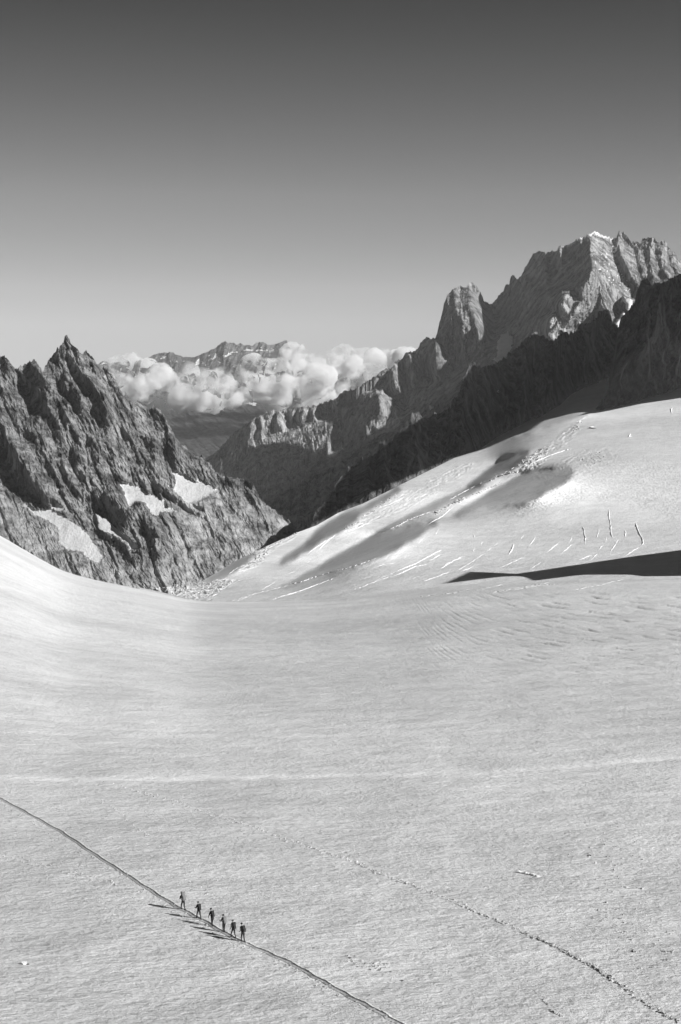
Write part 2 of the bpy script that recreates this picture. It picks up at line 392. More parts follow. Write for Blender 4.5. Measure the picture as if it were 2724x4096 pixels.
DARKL = [z1(*p) for p in (
 [(125,395),(165,385),(215,350),(250,380),(300,440),(325,500),(345,560),(350,620),(300,640),(330,700),(300,720),(265,700),(260,780),(225,760),(205,680),(200,620),(175,560),(150,480)],
 [(20,850),(60,860),(95,920),(130,960),(150,1010),(190,1080),(180,1110),(240,1180),(280,1240),(330,1300),(355,1350),(280,1340),(240,1270),(150,1240),(100,1180),(60,1120),(30,1060),(20,960)],
 [(430,420),(465,460),(465,560),(440,580),(430,540),(420,470)],
 [(470,300),(510,310),(560,400),(600,440),(650,490),(655,540),(720,545),(735,600),(735,660),(745,740),(757,880),(735,860),(700,770),(660,720),(620,640),(590,590),(560,500),(500,430),(480,360)],
 [(490,450),(520,500),(540,560),(580,620),(575,690),(530,680),(500,620),(490,540)],
 [(575,295),(600,290),(640,350),(670,420),(680,465),(640,440),(600,380),(575,340)],
 [(730,385),(760,420),(800,480),(830,560),(860,620),(865,660),(820,600),(770,540),(740,470),(725,420)],
 [(400,610),(440,600),(470,640),(465,760),(470,830),(440,800),(410,700)],
 [(500,890),(540,900),(535,960),(560,1080),(520,1060),(485,990)],
 [(600,880),(640,880),(690,940),(690,1030),(660,1050),(630,990),(600,940)],
 [(980,865),(1040,855),(1075,890),(1080,1000),(1060,1040),(1030,960),(1000,910)],
 [(1065,665),(1110,680),(1150,750),(1190,830),(1220,960),(1220,1050),(1180,1040),(1150,960),(1140,880),(1150,840),(1110,760),(1070,720)],
 [(640,1245),(700,1280),(745,1240),(760,1280),(800,1300),(850,1390),(930,1350),(960,1310),(985,1320),(940,1380),(930,1440),(870,1450),(850,1520),(840,1530),(740,1440),(690,1380),(640,1320)],
 [(900,920),(960,960),(975,1080),(985,1100),(950,1060),(920,990)], [(850,800),(880,840),(890,920),(860,880)],
 [(660,1510),(750,1520),(830,1560),(880,1620),(910,1710),(860,1660),(800,1590),(700,1560)],
 [(895,670),(920,690),(935,760),(960,820),(930,790),(900,720)], [(1300,1050),(1320,1080),(1345,1130),(1310,1110)], [(1085,1180),(1130,1220),(1120,1270),(1090,1240)],
 [(1130,1215),(1180,1240),(1280,1320),(1400,1410),(1380,1430),(1250,1355),(1140,1285)], [(560,1230),(620,1300),(640,1360),(600,1300)],
 [(0,540),(14,620),(30,720),(10,700),(0,660)], [(180,800),(230,850),(250,900),(210,880)], [(560,1080),(600,1150),(590,1220),(555,1150)], [(740,900),(790,960),(800,1050),(770,1000)],
 [(820,740),(840,780),(850,830),(825,800)], [(0,300),(40,330),(60,420),(30,470),(0,400)], [(1000,1480),(1080,1490),(1100,1560),(1060,1570)], [(240,1180),(300,1300),(270,1310)],
 [(1460,1500),(1568,1560),(1568,1620),(1500,1570)], [(1200,1000),(1240,1080),(1230,1120),(1195,1060)])]
massif('left_mountain', M_rockL, -600, 1280, 640, 470, crestL, footL,
       [(-700, 4900), (0, 4650), (260, 4550), (700, 4250), (1187, 3750)], [(-700, 3700), (0, 3550), (540, 3400), (860, 3350), (1187, 3400)],
       ribsL, lean=.5, left=.40, lam=85, satt=.42, ratt=1.0, rf=1.75, rscale=.25, facets=(anypoly(DARKL), -2.9, .35), jag=20, jagl=20, snow=snowL, slabfn=slabL, reliefmask=relL, seed=3)

# --- needle peaks on the right and the long ridge that falls from them
crestV = z2((580,705),(590,700),(640,660),(700,590),(760,545),(810,510),(870,485),(910,470),(990,470),(1040,460),(1100,450),(1150,435),(1200,415),(1235,385)) + \
  z3((340,545),(420,520),(470,480),(540,440),(590,400),(650,380),(660,350),(700,330),(745,280),(770,280),(800,272),(810,265),(850,205),(895,180),(905,188)) + \
  z4((20,765),(60,775),(75,740),(90,670),(105,620),(115,570),(135,510),(165,480),(195,450),(235,455),(255,470),(265,440),(285,430),(315,450),(345,495),(360,545),(385,555),(410,565),(430,550),(455,505),(480,490),(495,440),(515,440),(525,395),(545,388),(565,420),(600,370),(640,290),(665,255),(690,240),(725,240),(750,250),(815,230),(820,205),(860,205),(880,205),(930,165),(975,145),(1010,130),(1035,115),(1060,130),(1100,145),(1150,165),(1175,150),(1185,120),(1215,125),(1245,160),(1265,190),(1305,180),(1325,190),(1330,165),(1350,165),(1395,155),(1425,185),(1465,180),(1490,205),(1510,245),(1530,245),(1550,290),(1568,290)) + [(2800, 1080), (3100, 1180)] + [(760, 1900), (640, 2060)]
footV = [(640, 2300), (1187, 2200), (1300, 2150), (1700, 1800), (1900, 1500), (2300, 1400), (2600, 1300), (3100, 1350)]
ribsV = [
 (z4((280,440),(285,560),(310,640),(330,780)), 22, 62, 1.6),
 (z4((195,460),(198,620)), 40, 12, 1.3), (z4((250,600),(268,720)), 16, 14, 1.2), (z4((290,690),(296,790)), 14, 8, 1.2),
 (z4((733,248),(745,380),(757,460)), 18, 20, 1.6), (z4((822,210),(840,320)), 14, 22, 1.5),
 (z4((640,360),(630,430)), 12, 8, 1),
 (z4((1032,118),(1015,230),(1035,310),(1100,420),(1180,500),(1240,620)), 26, 150, .38),
 (z4((1030,330),(985,420),(965,500),(1000,560)), 30, 70, 1.5),
 (z4((880,480),(850,540),(835,600)), 20, 44, 2.2), (z4((950,540),(905,640),(860,700)), 20, 44, 2.2),
 (z4((790,620),(770,680),(750,760)), 14, 50, 2.2), (z4((1075,430),(1085,560),(1130,660)), 14, 40, 1.1),
 (z4((1185,125),(1205,200),(1215,300),(1290,440)), 22, 30, 1.3), (z4((1330,170),(1300,300),(1330,420)), 26, 18, 1.2),
 (z4((1395,160),(1390,260),(1420,420)), 20, 26, 1.3), (z4((1465,185),(1460,300),(1500,400)), 16, 22, 1.3), (z4((1520,245),(1540,340),(1568,400)), 16, 20, 1.3),
 (z3((905,185),(950,260),(955,360),(950,460)), 40, 60, 1.3), (z3((1015,140),(1030,200),(1075,290)), 12, 24, 1.4), (z3((1000,210),(1040,320),(1110,400)), 18, 40, 1.0),
 (z3((775,285),(790,400),(785,520)), 44, 56, 1.3), (z3((690,330),(650,420),(690,520),(710,590)), 26, 42, 1.2),
 (z3((590,490),(560,570),(545,700),(530,770)), 40, 50, 1.2), (z3((700,560),(690,640),(700,710)), 12, 18, 1.2), (z3((520,730),(490,790),(455,860)), 14, 26, 1.2),
 (z3((250,760),(215,830),(195,900),(188,985)), 26, 26, 1.3), (z3((180,850),(130,910),(120,960)), 10, 10, 1.0), (z3((130,980),(118,1020)), 10, 10, 1.0), (z3((330,545),(280,590),(265,650)), 14, 24, 1.2),
 (z2((815,505),(800,570),(782,655)), 14, 28, 1.3), (z2((845,495),(855,560),(860,610)), 12, 12, 1.3), (z2((880,490),(882,600)), 10, 10, 1.3),
 (z2((918,470),(925,520),(930,570)), 16, 30, 1.3), (z2((990,480),(985,550)), 14, 10, 1.3), (z2((1048,460),(1035,540)), 14, 20, 1.3),
 (z2((1100,450),(1092,520)), 14, 30, 1.3), (z2((1150,440),(1165,480)), 20, 8, 1.2),
]
def snowfV(X, Y, R, N, yc):
    sp = perlin(X / 9, Y / 7, 51) + .6 * perlin(X / 4, Y / 4, 52)
    r1 = inpoly(z4((1000,110),(1060,120),(1160,170),(1280,540),(1200,520),(1090,400),(1020,330),(1005,220)), X, Y)
    r2 = inpoly(z4((340,600),(400,620),(425,720),(360,730)), X, Y) | inpoly(z4((810,190),(880,200),(860,330),(830,320)), X, Y) | inpoly(z4((730,240),(760,260),(780,440),(740,420)), X, Y) | inpoly(z4((1160,180),(1568,180),(1568,420),(1280,420)), X, Y) | inpoly(z4((900,600),(1060,540),(1200,640),(1050,680),(900,700)), X, Y)
    top = (Y - yc < 10 + 5 * perlin(X / 12, X * 0, 5)) & inpoly(z4((870,60),(1160,60),(1160,230),(870,230)), X, Y)
    return (r1 & (sp > .28)) | (r2 & (sp > .62)) | top
snowV = [
 z4((435,790),(470,745),(500,735),(510,720),(540,770),(535,830),(480,910),(450,930),(410,900),(440,880)),
 z4((1215,515),(1285,535),(1260,600),(1240,620),(1225,570)), z4((1215,600),(1235,630),(1180,700),(1150,690),(1180,650)),
 z4((20,1180),(50,1185),(55,1205),(30,1210)), z4((380,940),(415,945),(400,965),(380,960)),
]
LITV = [z4(*p) for p in (
 [(270,440),(290,440),(300,500),(345,500),(360,550),(430,610),(420,640),(430,720),(390,790),(335,780),(320,700),(300,640),(300,600),(270,580),(280,520)],
 [(185,470),(215,460),(208,530),(207,615),(193,610),(188,550)], [(250,620),(268,640),(274,710),(255,700)], [(288,715),(300,740),(300,795),(290,780)],
 [(728,245),(750,250),(768,330),(760,380),(772,430),(755,455),(745,420),(738,340)], [(818,208),(872,205),(865,260),(852,330),(838,310),(828,250)], [(612,395),(642,370),(636,430),(620,440)],
 [(1015,130),(1040,120),(1100,150),(1150,165),(1140,200),(1150,260),(1200,340),(1250,440),(1285,530),(1250,600),(1210,640),(1150,690),(1130,650),(1090,590),(1085,520),(1050,430),(1070,560),(1040,640),(1000,680),(920,700),(880,740),(830,720),(790,790),(750,740),(760,660),(790,620),(830,640),(900,600),(840,590),(830,550),(880,480),(910,470),(960,540),(965,450),(1000,430),(1030,340),(1015,230)],
 [(1185,150),(1210,150),(1230,190),(1280,230),(1300,340),(1340,420),(1290,440),(1240,330),(1200,250)], [(1320,200),(1350,300),(1370,400),(1340,400),(1320,300)], [(1385,240),(1400,230),(1430,330),(1440,430),(1405,420),(1390,330)],
 [(1455,200),(1480,240),(1500,330),(1530,380),(1500,400),(1470,340)], [(1520,250),(1540,300),(1568,340),(1568,390),(1530,330)])]
LITV += [z3(*p) for p in (
 [(940,190),(985,190),(1020,230),(1050,290),(1080,350),(1120,390),(1080,400),(1030,465),(1000,440),(960,450),(950,380),(955,290)], [(1010,140),(1040,160),(1075,250),(1080,290),(1050,240),(1015,190)],
 [(770,285),(800,280),(830,340),(870,400),(905,480),(850,520),(790,540),(785,440),(790,380)], [(660,350),(700,340),(720,400),(740,470),(750,550),(710,590),(690,540),(660,500),(640,410)],
 [(590,490),(605,560),(640,580),(700,600),(725,660),(710,710),(680,700),(660,640),(640,680),(645,730),(600,740),(590,790),(540,820),(530,780),(560,700),(555,600),(570,540)], [(480,780),(520,730),(535,760),(500,830),(470,860),(455,840)],
 [(245,750),(268,800),(235,860),(240,920),(225,970),(190,990),(205,900),(205,830)], [(168,850),(184,860),(148,912),(122,905)], [(128,975),(112,1025),(138,1000)], [(45,1010),(65,1030),(15,1065),(0,1060)],
 [(285,580),(340,545),(330,600),(280,650),(262,655),(268,610)], [(350,550),(440,490),(540,440),(600,395),(640,390),(560,500),(500,530),(430,555)], [(405,850),(425,850),(412,882)])]
LITV += [z2(*p) for p in (
 [(808,508),(824,550),(805,600),(776,656),(780,620),(792,560)], [(832,505),(852,498),(866,605),(848,600)], [(870,490),(892,498),(888,600),(870,565)], [(915,475),(962,500),(972,560),(940,570),(915,520)], [(986,480),(1002,470),(992,555),(980,550)],
 [(1043,465),(1067,490),(1067,520),(1040,537),(1028,530)], [(1092,455),(1120,458),(1140,488),(1160,480),(1148,440),(1170,472),(1150,492),(1120,522),(1088,520)])]
_litv = anypoly(LITV)
massif('needle_peaks', M_rockV, 640, 3050, 710, 320, crestV, footV,
       [(640, 13000), (1187, 12800), (1500, 12700), (1750, 13000), (2050, 13600), (2300, 12900), (3100, 12000)], [(640, 11200), (1187, 10900), (1700, 11000), (2050, 11300), (2300, 10900), (3100, 10300)],
       ribsV, lean=.1, left=.78, lam=60, satt=.30, ratt=1.0, rmode='R', rf=1.9, rscale=.12, facets=(lambda X, Y: ~_litv(X, Y), -2.2, 3.4, 240.), jag=15, jagl=20, snow=snowV, snowfn=snowfV, seed=8, vp=.9, backscale=2)

# --- glacier surfaces: shared outline functions
L1 = sinterp([-900, -300, 0, 34, 92, 172, 230, 287, 402, 540, 660, 746, 832, 1055, 1300, 1500, 1770, 2200, 2724, 3400],
                            [1700, 1980, 2142, 2163, 2197, 2243, 2275, 2297, 2325, 2351, 2378, 2398, 2407, 2407, 2398, 2378, 2345, 2318, 2300, 2290], 40)
GT = z6((200,600),(310,525),(430,460),(560,385),(700,300),(810,250),(900,205),(1080,125),(1200,80),(1340,0)) + \
     z3((440,1330),(640,1230),(780,1160),(900,1100),(1080,1010),(1240,960),(1330,900)) + \
     z5((500,330),(700,260),(830,180),(940,75),(1040,30),(1165,0)) + [(2600, 1490), (3400, 1470)]
def Ytop(X): return np.interp(X, [p[0] for p in sorted(GT)], [p[1] for p in sorted(GT)])
D1c = sinterp([-900, 0, 300, 660, 1055, 1300, 1500, 1800, 3400], [2150, 2120, 1930, 1800, 1745, 1752, 1790, 1870, 1900], 420)
YtopS = sinterp([p[0] for p in sorted(GT)], [p[1] for p in sorted(GT)], 70)
def D1(X): return lerp(D1c(X), Dglac(X, L1(X)), smooth(1300, 1750, X))
def Dnear(X, Y):
    yl = L1(X); ic = 1 / D1(X); K0 = 4.94e-6
    base = 1 / 150. + K0 * (Y - 3640); bl = 1 / 150. + K0 * (yl - 3640)
    q = (3640. - Y) / (3640. - yl); q = np.where(q > 0, np.abs(q) ** 2.0, 0); q = np.where(Y < yl, 1 + (yl - Y) / (3640. - yl) * 2.0, q)
    return 1 / np.maximum(base + (ic - bl) * q, 1e-4)

SHADE = [
 z9((-40,775),(0,762),(200,705),(500,620),(740,540),(850,490),(940,430),(1060,370),(1130,310),(1190,300),(1150,250),(1100,290),(1000,300),(900,330),(800,340),(700,360),(600,420),(480,480),(380,540),(330,560),(220,640),(100,700),(0,745),(-60,770)),
 z9((560,450),(640,395),(750,325),(850,270),(960,210),(1100,140),(1250,70),(1400,10),(1500,-30),(1560,0),(1450,50),(1350,90),(1250,130),(1170,170),(1100,190),(950,240),(850,290),(720,350),(620,420)),
 z5((250,680),(300,640),(360,600),(450,530),(500,505),(560,495),(660,460),(610,520),(560,565),(510,600),(450,610),(390,650),(300,700),(250,730)),
 z5((150,868),(200,830),(300,775),(420,700),(520,650),(600,610),(700,590),(760,575),(900,570),(930,590),(850,670),(750,715),(690,760),(560,790),(430,800),(300,825),(200,860)),
 z9((0,525),(60,490),(130,450),(160,405),(200,400),(180,380),(230,330),(330,270),(400,230),(500,205),(560,240),(500,290),(400,350),(300,390),(240,440),(180,490),(100,520),(60,560),(0,580),(-40,600),(-70,610),(-40,560)),
 z9((350,262),(420,210),(600,150),(800,40),(860,0),(900,20),(760,110),(640,170),(540,230),(430,260)),
 z6((400,475),(430,460),(560,385),(700,300),(810,250),(830,262),(780,295),(740,330),(690,370),(640,395),(560,420),(480,440)),
 z5((250,485),(340,455),(430,400),(500,345),(640,290),(760,250),(860,225),(940,228),(1000,225),(1000,240),(850,280),(700,325),(500,395)),
]
def band_mask(X, Y):
    """1 where the slope falls away to the left, 0 on the gentle terraces"""
    m = np.zeros(X.shape)
    for p in SHADE: m = np.maximum(m, inpoly(p, X, Y).astype(float))
    return np.clip(blur_y(blur_x(m, 1.2), 1.0), 0, 1)
GH = 4.0
GX, GY = np.meshgrid(np.arange(480, 3400, GH), np.arange(1430, 2500, GH))
NIT = 5; EPS = .20; SIGX = 500.; PEPS = 1.0
ZX_LIT, ZX_DARK, ZY_LIT, ZY_DARK = .20, 1.0, -.02, -.06
_wx = GX + 9 * fbm(GX / 60, GY / 40, 4, 61); _wy = GY + 5 * fbm(GX / 60, GY / 40, 4, 62)
_m = band_mask(_wx, _wy)
_zxl = np.interp(GX, [480, 1100, 1800, 2724, 3400], [.18, .23, .23, .17, .12])
_zxl = _zxl * np.interp(GY, [1430, 1950, 2330, 2500], [1, 1, -.1, -.2])
_zyl = np.interp(GY, [1430, 1600, 1900, 2500], [.02, .0, ZY_LIT, -.04])
_a = (GX - 1362) / FPX; _c = (GY - HORIZON) / FPX
_den = np.maximum(_c + _zyl + _a * _zxl, .03)
_hx = GH / FPX
_ux0 = -_zxl / _den; _uy0 = -1 / _den
_u0 = integrate_gradient(_ux0 * _hx, _uy0 * _hx, 1.0)
_sgx = np.gradient(_u0, axis=1); _sgy = np.gradient(_u0, axis=0)
def _light(u):
    ux = np.gradient(u, axis=1) / _hx; uy = np.minimum(np.gradient(u, axis=0) / _hx, -2.0)
    zx = ux / uy; zy = -_c - (1 + _a * ux) / uy
    return (SUN[2] - SUN[0] * zx - SUN[1] * zy) / np.sqrt(1 + zx ** 2 + zy ** 2), uy
_l0, _uy = _light(_u0); _goal = lerp(_l0, -.08, _m); _u = _u0
for _it in range(NIT):
    ns, _uy = _light(_u)
    r = (_goal - ns) * -_uy / .78 * _hx
    r = np.where((_m > .6) & (r > 0), 0, r)
    r = np.clip(r, -6 * _hx, .2 * _hx)
    r = r - blur_x(r, SIGX / GH)
    _sgx = _sgx + .7 * r
    _u = integrate_gradient(_sgx, _sgy, EPS)
for _it in range(12):            # keep the sheet free of overhangs
    _tx = np.gradient(_u, axis=1); _ty = np.gradient(_u, axis=0)
    if _ty.max() < -1.2 * _hx: break
    _u = integrate_gradient(_tx, np.minimum(_ty, -2.6 * _hx), PEPS)
_u = blur_y(blur_x(_u, 1.0), .8)
_u += math.log(1900.) - _u[int((2320 - 1430) / GH), int((1900 - 480) / GH)]
def bilin(A, X, Y):
    fx = np.clip((X - GX[0, 0]) / GH, 0, GX.shape[1] - 1.001); fy = np.clip((Y - GY[0, 0]) / GH, 0, GX.shape[0] - 1.001)
    i = fx.astype(int); j = fy.astype(int); u = fx - i; v = fy - j
    return (A[j, i] * (1 - u) + A[j, i + 1] * u) * (1 - v) + (A[j + 1, i] * (1 - u) + A[j + 1, i + 1] * u) * v
def Dglac(X, Y):
    X, Y = np.broadcast_arrays(np.asarray(X, float), np.asarray(Y, float))
    return np.exp(bilin(_u, X, Y))
def D2t(X): return Dglac(X, YtopS(X))
def roughzones(X, Y):
    z = np.zeros(X.shape)
    for poly, s in [
        (z5((560,560),(760,420),(900,300),(980,250),(960,330),(860,430),(700,560),(600,600)), 1.0),
        (z5((640,640),(900,480),(1100,430),(1180,500),(1050,620),(850,620)), .9),
        (z9((720,150),(900,20),(1250,0),(1100,90),(900,190),(700,260),(450,350),(520,280)), .8),
        (z5((100,600),(300,520),(290,570),(200,640),(0,710),(0,640)), .8),
        (z6((310,525),(440,440),(620,410),(720,420),(640,470),(540,560),(400,550)), .9),
        (z6((680,380),(820,220),(1110,115),(1060,160),(930,240),(860,330)), .9),
        (z9((600,410),(900,250),(1180,170),(1100,300),(900,330),(720,390)), .5)]:
        z = np.maximum(z, inpoly(poly, X, Y) * s)
    return z

# --- dark rock ridge standing in the shade
crestD = z3((80,1480),(110,1390),(170,1330),(220,1270),(255,1190),(270,1165),(320,1130),(335,1070),(350,1085),(365,1075),(415,1050),(430,1020),(490,1000),(535,990),(550,910),(590,895),(620,900),(650,880),(660,845),(700,830),(745,780),(770,760),(775,715),(800,700),(830,700),(850,735),(890,735),(930,715),(940,690),(960,710),(1010,700),(1050,660),(1060,610),(1100,590),(1130,480),(1170,390),(1195,345),(1215,350),(1225,375),(1290,385)) + \
  z4((320,940),(380,945),(430,935),(490,890),(530,850),(570,825),(590,800),(640,760),(680,735),(700,750),(740,770),(790,795),(835,725),(880,745),(900,740),(930,715),(960,690),(1000,680),(1055,650),(1065,600),(1100,590),(1130,610),(1150,680),(1175,700),(1200,720),(1300,800)) + [(1215, 2180)]
Xs_ = np.linspace(1200, 2560, 60)
footD = [(float(x), float(Ytop(np.array(x)) + 40)) for x in Xs_]
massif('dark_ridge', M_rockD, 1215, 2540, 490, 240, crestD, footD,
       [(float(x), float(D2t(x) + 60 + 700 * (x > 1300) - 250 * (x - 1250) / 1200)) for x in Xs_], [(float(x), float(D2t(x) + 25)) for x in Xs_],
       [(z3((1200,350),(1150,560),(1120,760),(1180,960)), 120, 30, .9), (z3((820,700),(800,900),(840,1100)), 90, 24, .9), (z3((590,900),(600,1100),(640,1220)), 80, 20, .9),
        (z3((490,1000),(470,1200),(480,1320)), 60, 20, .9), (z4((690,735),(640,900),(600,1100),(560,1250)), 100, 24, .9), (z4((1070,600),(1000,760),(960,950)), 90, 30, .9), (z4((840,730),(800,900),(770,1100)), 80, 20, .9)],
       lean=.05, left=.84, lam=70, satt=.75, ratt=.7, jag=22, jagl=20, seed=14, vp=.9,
       snow=[z4((440,1080),(455,1085),(460,1110),(447,1100)), z4((65,1350),(85,1345),(80,1370),(68,1370)), z4((92,1300),(108,1295),(104,1312)), z3((945,840),(965,835),(960,860),(948,862)), z3((985,785),(1000,778),(995,795))])
crestE = z4((1030,1240),(1045,1215),(1100,1130),(1160,1000),(1172,850),(1190,680),(1210,640),(1250,600),(1290,540),(1300,480),(1320,430),(1365,415),(1380,440),(1430,440),(1480,430),(1530,400),(1568,375)) + [(2800, 1070), (2950, 980), (3300, 860)]
footE = z4((1030,1260),(1060,1250),(1250,1200),(1530,1120),(1568,1100)) + [(2900, 1530), (3300, 1490)]
Xe = np.linspace(2370, 3300, 40)
yfE = interp(footE, Xe)
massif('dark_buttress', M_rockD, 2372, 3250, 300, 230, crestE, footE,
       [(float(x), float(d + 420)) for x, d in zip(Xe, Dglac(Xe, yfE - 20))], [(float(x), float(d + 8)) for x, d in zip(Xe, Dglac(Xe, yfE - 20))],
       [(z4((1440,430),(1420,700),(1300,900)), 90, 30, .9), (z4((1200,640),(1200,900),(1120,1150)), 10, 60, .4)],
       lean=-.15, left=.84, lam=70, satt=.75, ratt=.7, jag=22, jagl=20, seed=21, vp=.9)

# --- glacier slope on the right
def nonuni(a, b, n, c0, c1, k0, k1):
    return np.concatenate([np.linspace(a, c0, k0, endpoint=False), np.linspace(c0, c1, n), np.linspace(c1, b, k1 + 1)[1:]])
nx = 640; Xs = nonuni(560, 3300, nx, 640, 2760, 12, 30)
ny = 330; v = np.linspace(-.055, 1, ny)[:, None]
yl = L1(Xs); yt = np.minimum(Ytop(Xs), yl - 6)
X = np.broadcast_to(Xs, (ny, len(Xs))); Y = yl + (yt - yl) * v
D = Dglac(X, Y)
wX = X + 10 * fbm(X / 70, Y / 50, 3, 61); wY = Y + 6 * fbm(X / 70, Y / 50, 3, 62)
rz = roughzones(wX, wY)
cupz = inpoly(z5((880,600),(1000,480),(1200,500),(1568,560),(1568,900),(1200,760),(900,760),(640,860),(400,880),(700,760)), wX + 40 * perlin(X / 40, Y / 30, 93), wY + 30 * perlin(X / 40, Y / 30, 94)).astype(float)
for _ in range(3): cupz[1:-1, 1:-1] = (cupz[1:-1, 1:-1] * 2 + cupz[2:, 1:-1] + cupz[:-2, 1:-1] + cupz[1:-1, :-2] + cupz[1:-1, 2:]) / 6
D = D - cupz * D / FPX * 5 * perlin(X / 8, Y / 5, 92)
for _ in range(3): rz[1:-1, 1:-1] = (rz[1:-1, 1:-1] * 2 + rz[:-2, 1:-1] + rz[2:, 1:-1] + rz[1:-1, :-2] + rz[1:-1, 2:]) / 6
along = X * .9 - Y * .43; across = X * .43 + Y * .9
D = D - rz * D / FPX * (34 * (ridged(along / 60, across / 13, 4, 71, .65) - .55) + 16 * (ridged(X / 12, Y / 9, 3, 75, .6) - .5))
D = D + D / FPX * (10 * fbm(along / 240, across / 60, 4, 81) + 2.2 * fbm(along / 50, across / 9, 4, 85) + 1.6 * fbm(X / 9, Y / 6, 3, 88))
P = ray(X, Y, D)
P[0:18, :, 2] -= (np.linspace(18, 0, 18) ** 1.3)[:, None] * np.interp(Xs, [560, 1500, 1800, 3300], [3, 1, .5, .5])
back = [P[-1] + np.array([0, d, -d * .9]) for d in (20, 90, 300, 900)]
P = np.concatenate([P, np.stack(back, 0)], 0)
dirt_groove = np.concatenate([np.maximum(rz * .35 * np.clip(.5 + 1.2 * perlin(X / 20, Y / 9, 91), 0, 1), cupz * .6 * np.clip(.1 + 2.2 * perlin(X / 8, Y / 5, 92), 0, 1)), np.zeros((4, len(Xs)))], 0)
F = gridfaces(P.shape[0], len(Xs))
V_, F_, A_ = submesh(P, F[:, :, ::-1], np.ones(F.shape[:2], bool), {'dirt_groove': dirt_groove})
link('glacier_slope', mesh_np('glacier_slope', V_, F_, M_snow2, True, A_), kind='structure')
slopeP = P

def D1near(x, y): return Dnear(np.array(float(x)), np.array(float(y)))
# --- near glacier basin
nx = 800; Xs = nonuni(-700, 3500, nx, -60, 2790, 24, 26)
Yu = np.concatenate([np.linspace(0, .62, 380, endpoint=False), np.linspace(.62, 1, 130, endpoint=False), np.linspace(1, 1.9, 30)])[:, None]
yl = L1(Xs); Y = yl + (4140 - yl) * Yu; X = np.broadcast_to(Xs, Y.shape)
D = Dnear(X, Y)
D = D * (1 + .004 * fbm(X / 420, Y / 160, 3, 101))
P = ray(X, Y, D)
lf = smooth(2300, 2420, Y)
# arcing furrows in the basin
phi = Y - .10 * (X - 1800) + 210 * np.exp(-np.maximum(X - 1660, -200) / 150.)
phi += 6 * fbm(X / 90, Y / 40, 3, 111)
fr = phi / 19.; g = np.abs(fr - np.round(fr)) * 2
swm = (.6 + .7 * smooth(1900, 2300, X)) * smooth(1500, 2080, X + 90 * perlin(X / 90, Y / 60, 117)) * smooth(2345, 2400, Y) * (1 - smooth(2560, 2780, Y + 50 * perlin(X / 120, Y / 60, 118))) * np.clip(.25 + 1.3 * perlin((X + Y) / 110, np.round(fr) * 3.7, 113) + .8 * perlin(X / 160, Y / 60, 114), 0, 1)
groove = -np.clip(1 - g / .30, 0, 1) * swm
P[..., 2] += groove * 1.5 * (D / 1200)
P[..., 2] += fbm(P[..., 0] / 30, P[..., 1] / 60, 4, 121) * .28 * np.clip(D / 500, .2, 2.0)
P[..., 2] += fbm(P[..., 0] / 9, P[..., 1] / 7, 3, 131) * .05 * np.clip(D / 300, .3, 3.0)
back = [P[0] + np.array([0, d, -d * k]) for d, k in ((25, .26), (80, .34), (200, .5), (420, .7))]
bk = np.stack(back[::-1], 0)
keep = (X[0] > 1500)
for i, (d, k) in enumerate(((420, .25), (200, .2), (80, .15), (25, .15))):
    bk[i, :, 2] = np.where(Xs > 1400, bk[i, :, 2] - 0, bk[i, :, 2])
P = np.concatenate([bk, P], 0)
band = np.interp(X, [0, 400, 1900, 2724], [3112, 3118, 3092, 3030])
trk = np.exp(-((Y - band - 5 * perlin(X / 200, X * 0, 7)) / 9.) ** 2)
dirt_groove = np.concatenate([np.zeros((4, len(Xs))), np.clip(-groove * .45, 0, 1)], 0)  # furrows darker towards the bottom of each groove
F = gridfaces(P.shape[0], len(Xs))
pale = np.concatenate([np.zeros((4, len(Xs))), np.clip(trk * (.85 + .5 * perlin(X / 60, Y / 9, 141)), 0, 1)], 0)
V_, F_, A_ = submesh(P, F, np.ones(F.shape[:2], bool), {'dirt_groove': dirt_groove, 'pale': pale})
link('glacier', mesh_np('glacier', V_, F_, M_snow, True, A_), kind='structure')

# --- far range with snow, valley hillside, distant hills, valley floor
crestF = z10((-60,200),(15,195),(40,178),(75,190),(110,185),(240,178),(262,165),(300,145),(345,138),(385,136),(410,150),(440,160),(470,160),(495,162),(560,132),(600,115),(620,95),(650,80),(665,90),(690,88),(705,102),(722,88),(740,102),(770,100),(785,106),(800,90),(835,84),(860,100),(880,100),(915,92),(940,78),(955,78),(962,105),(1000,150),(1040,165),(1100,195),(1300,230),(1568,260))
def snowfF(X, Y, R, N, yc):
    sp = perlin(X / 14, Y / 6, 151) + .5 * perlin(X / 5, Y / 4, 152)
    a = Y - yc
    return (sp > .38) & (a > 14) & (a < 110) & (X < 1180)
snowF = [z10((735,120),(800,120),(900,126),(870,134),(800,130),(740,128)), z10((500,170),(525,168),(522,200),(490,205),(505,190)), z10((310,170),(362,153),(350,165),(318,175)),
         z10((290,200),(340,205),(400,215),(390,235),(320,225)), z10((600,145),(608,150),(590,178),(578,172)), z10((680,130),(715,133),(650,160),(640,155)), z10((15,195),(40,186),(72,188),(50,200))]
massif('far_range', M_far, 330, 1700, 420, 120, crestF, [(300, 1660), (1700, 1680)], [(300, 27500), (1700, 28500)], [(300, 22500), (1700, 24000)],
       [(z10((650,80),(640,140),(700,220)), 30, 40, .9), (z10((955,78),(930,140),(900,200)), 40, 20, .9), (z10((385,136),(400,200)), 30, 30, .8), (z10((840,85),(820,150)), 20, 30, .8)],
       lean=-.3, left=.5, lam=42, satt=.5, ratt=.8, jag=5, jagl=16, snow=snowF, snowfn=snowfF, seed=31, vp=1, backscale=3)
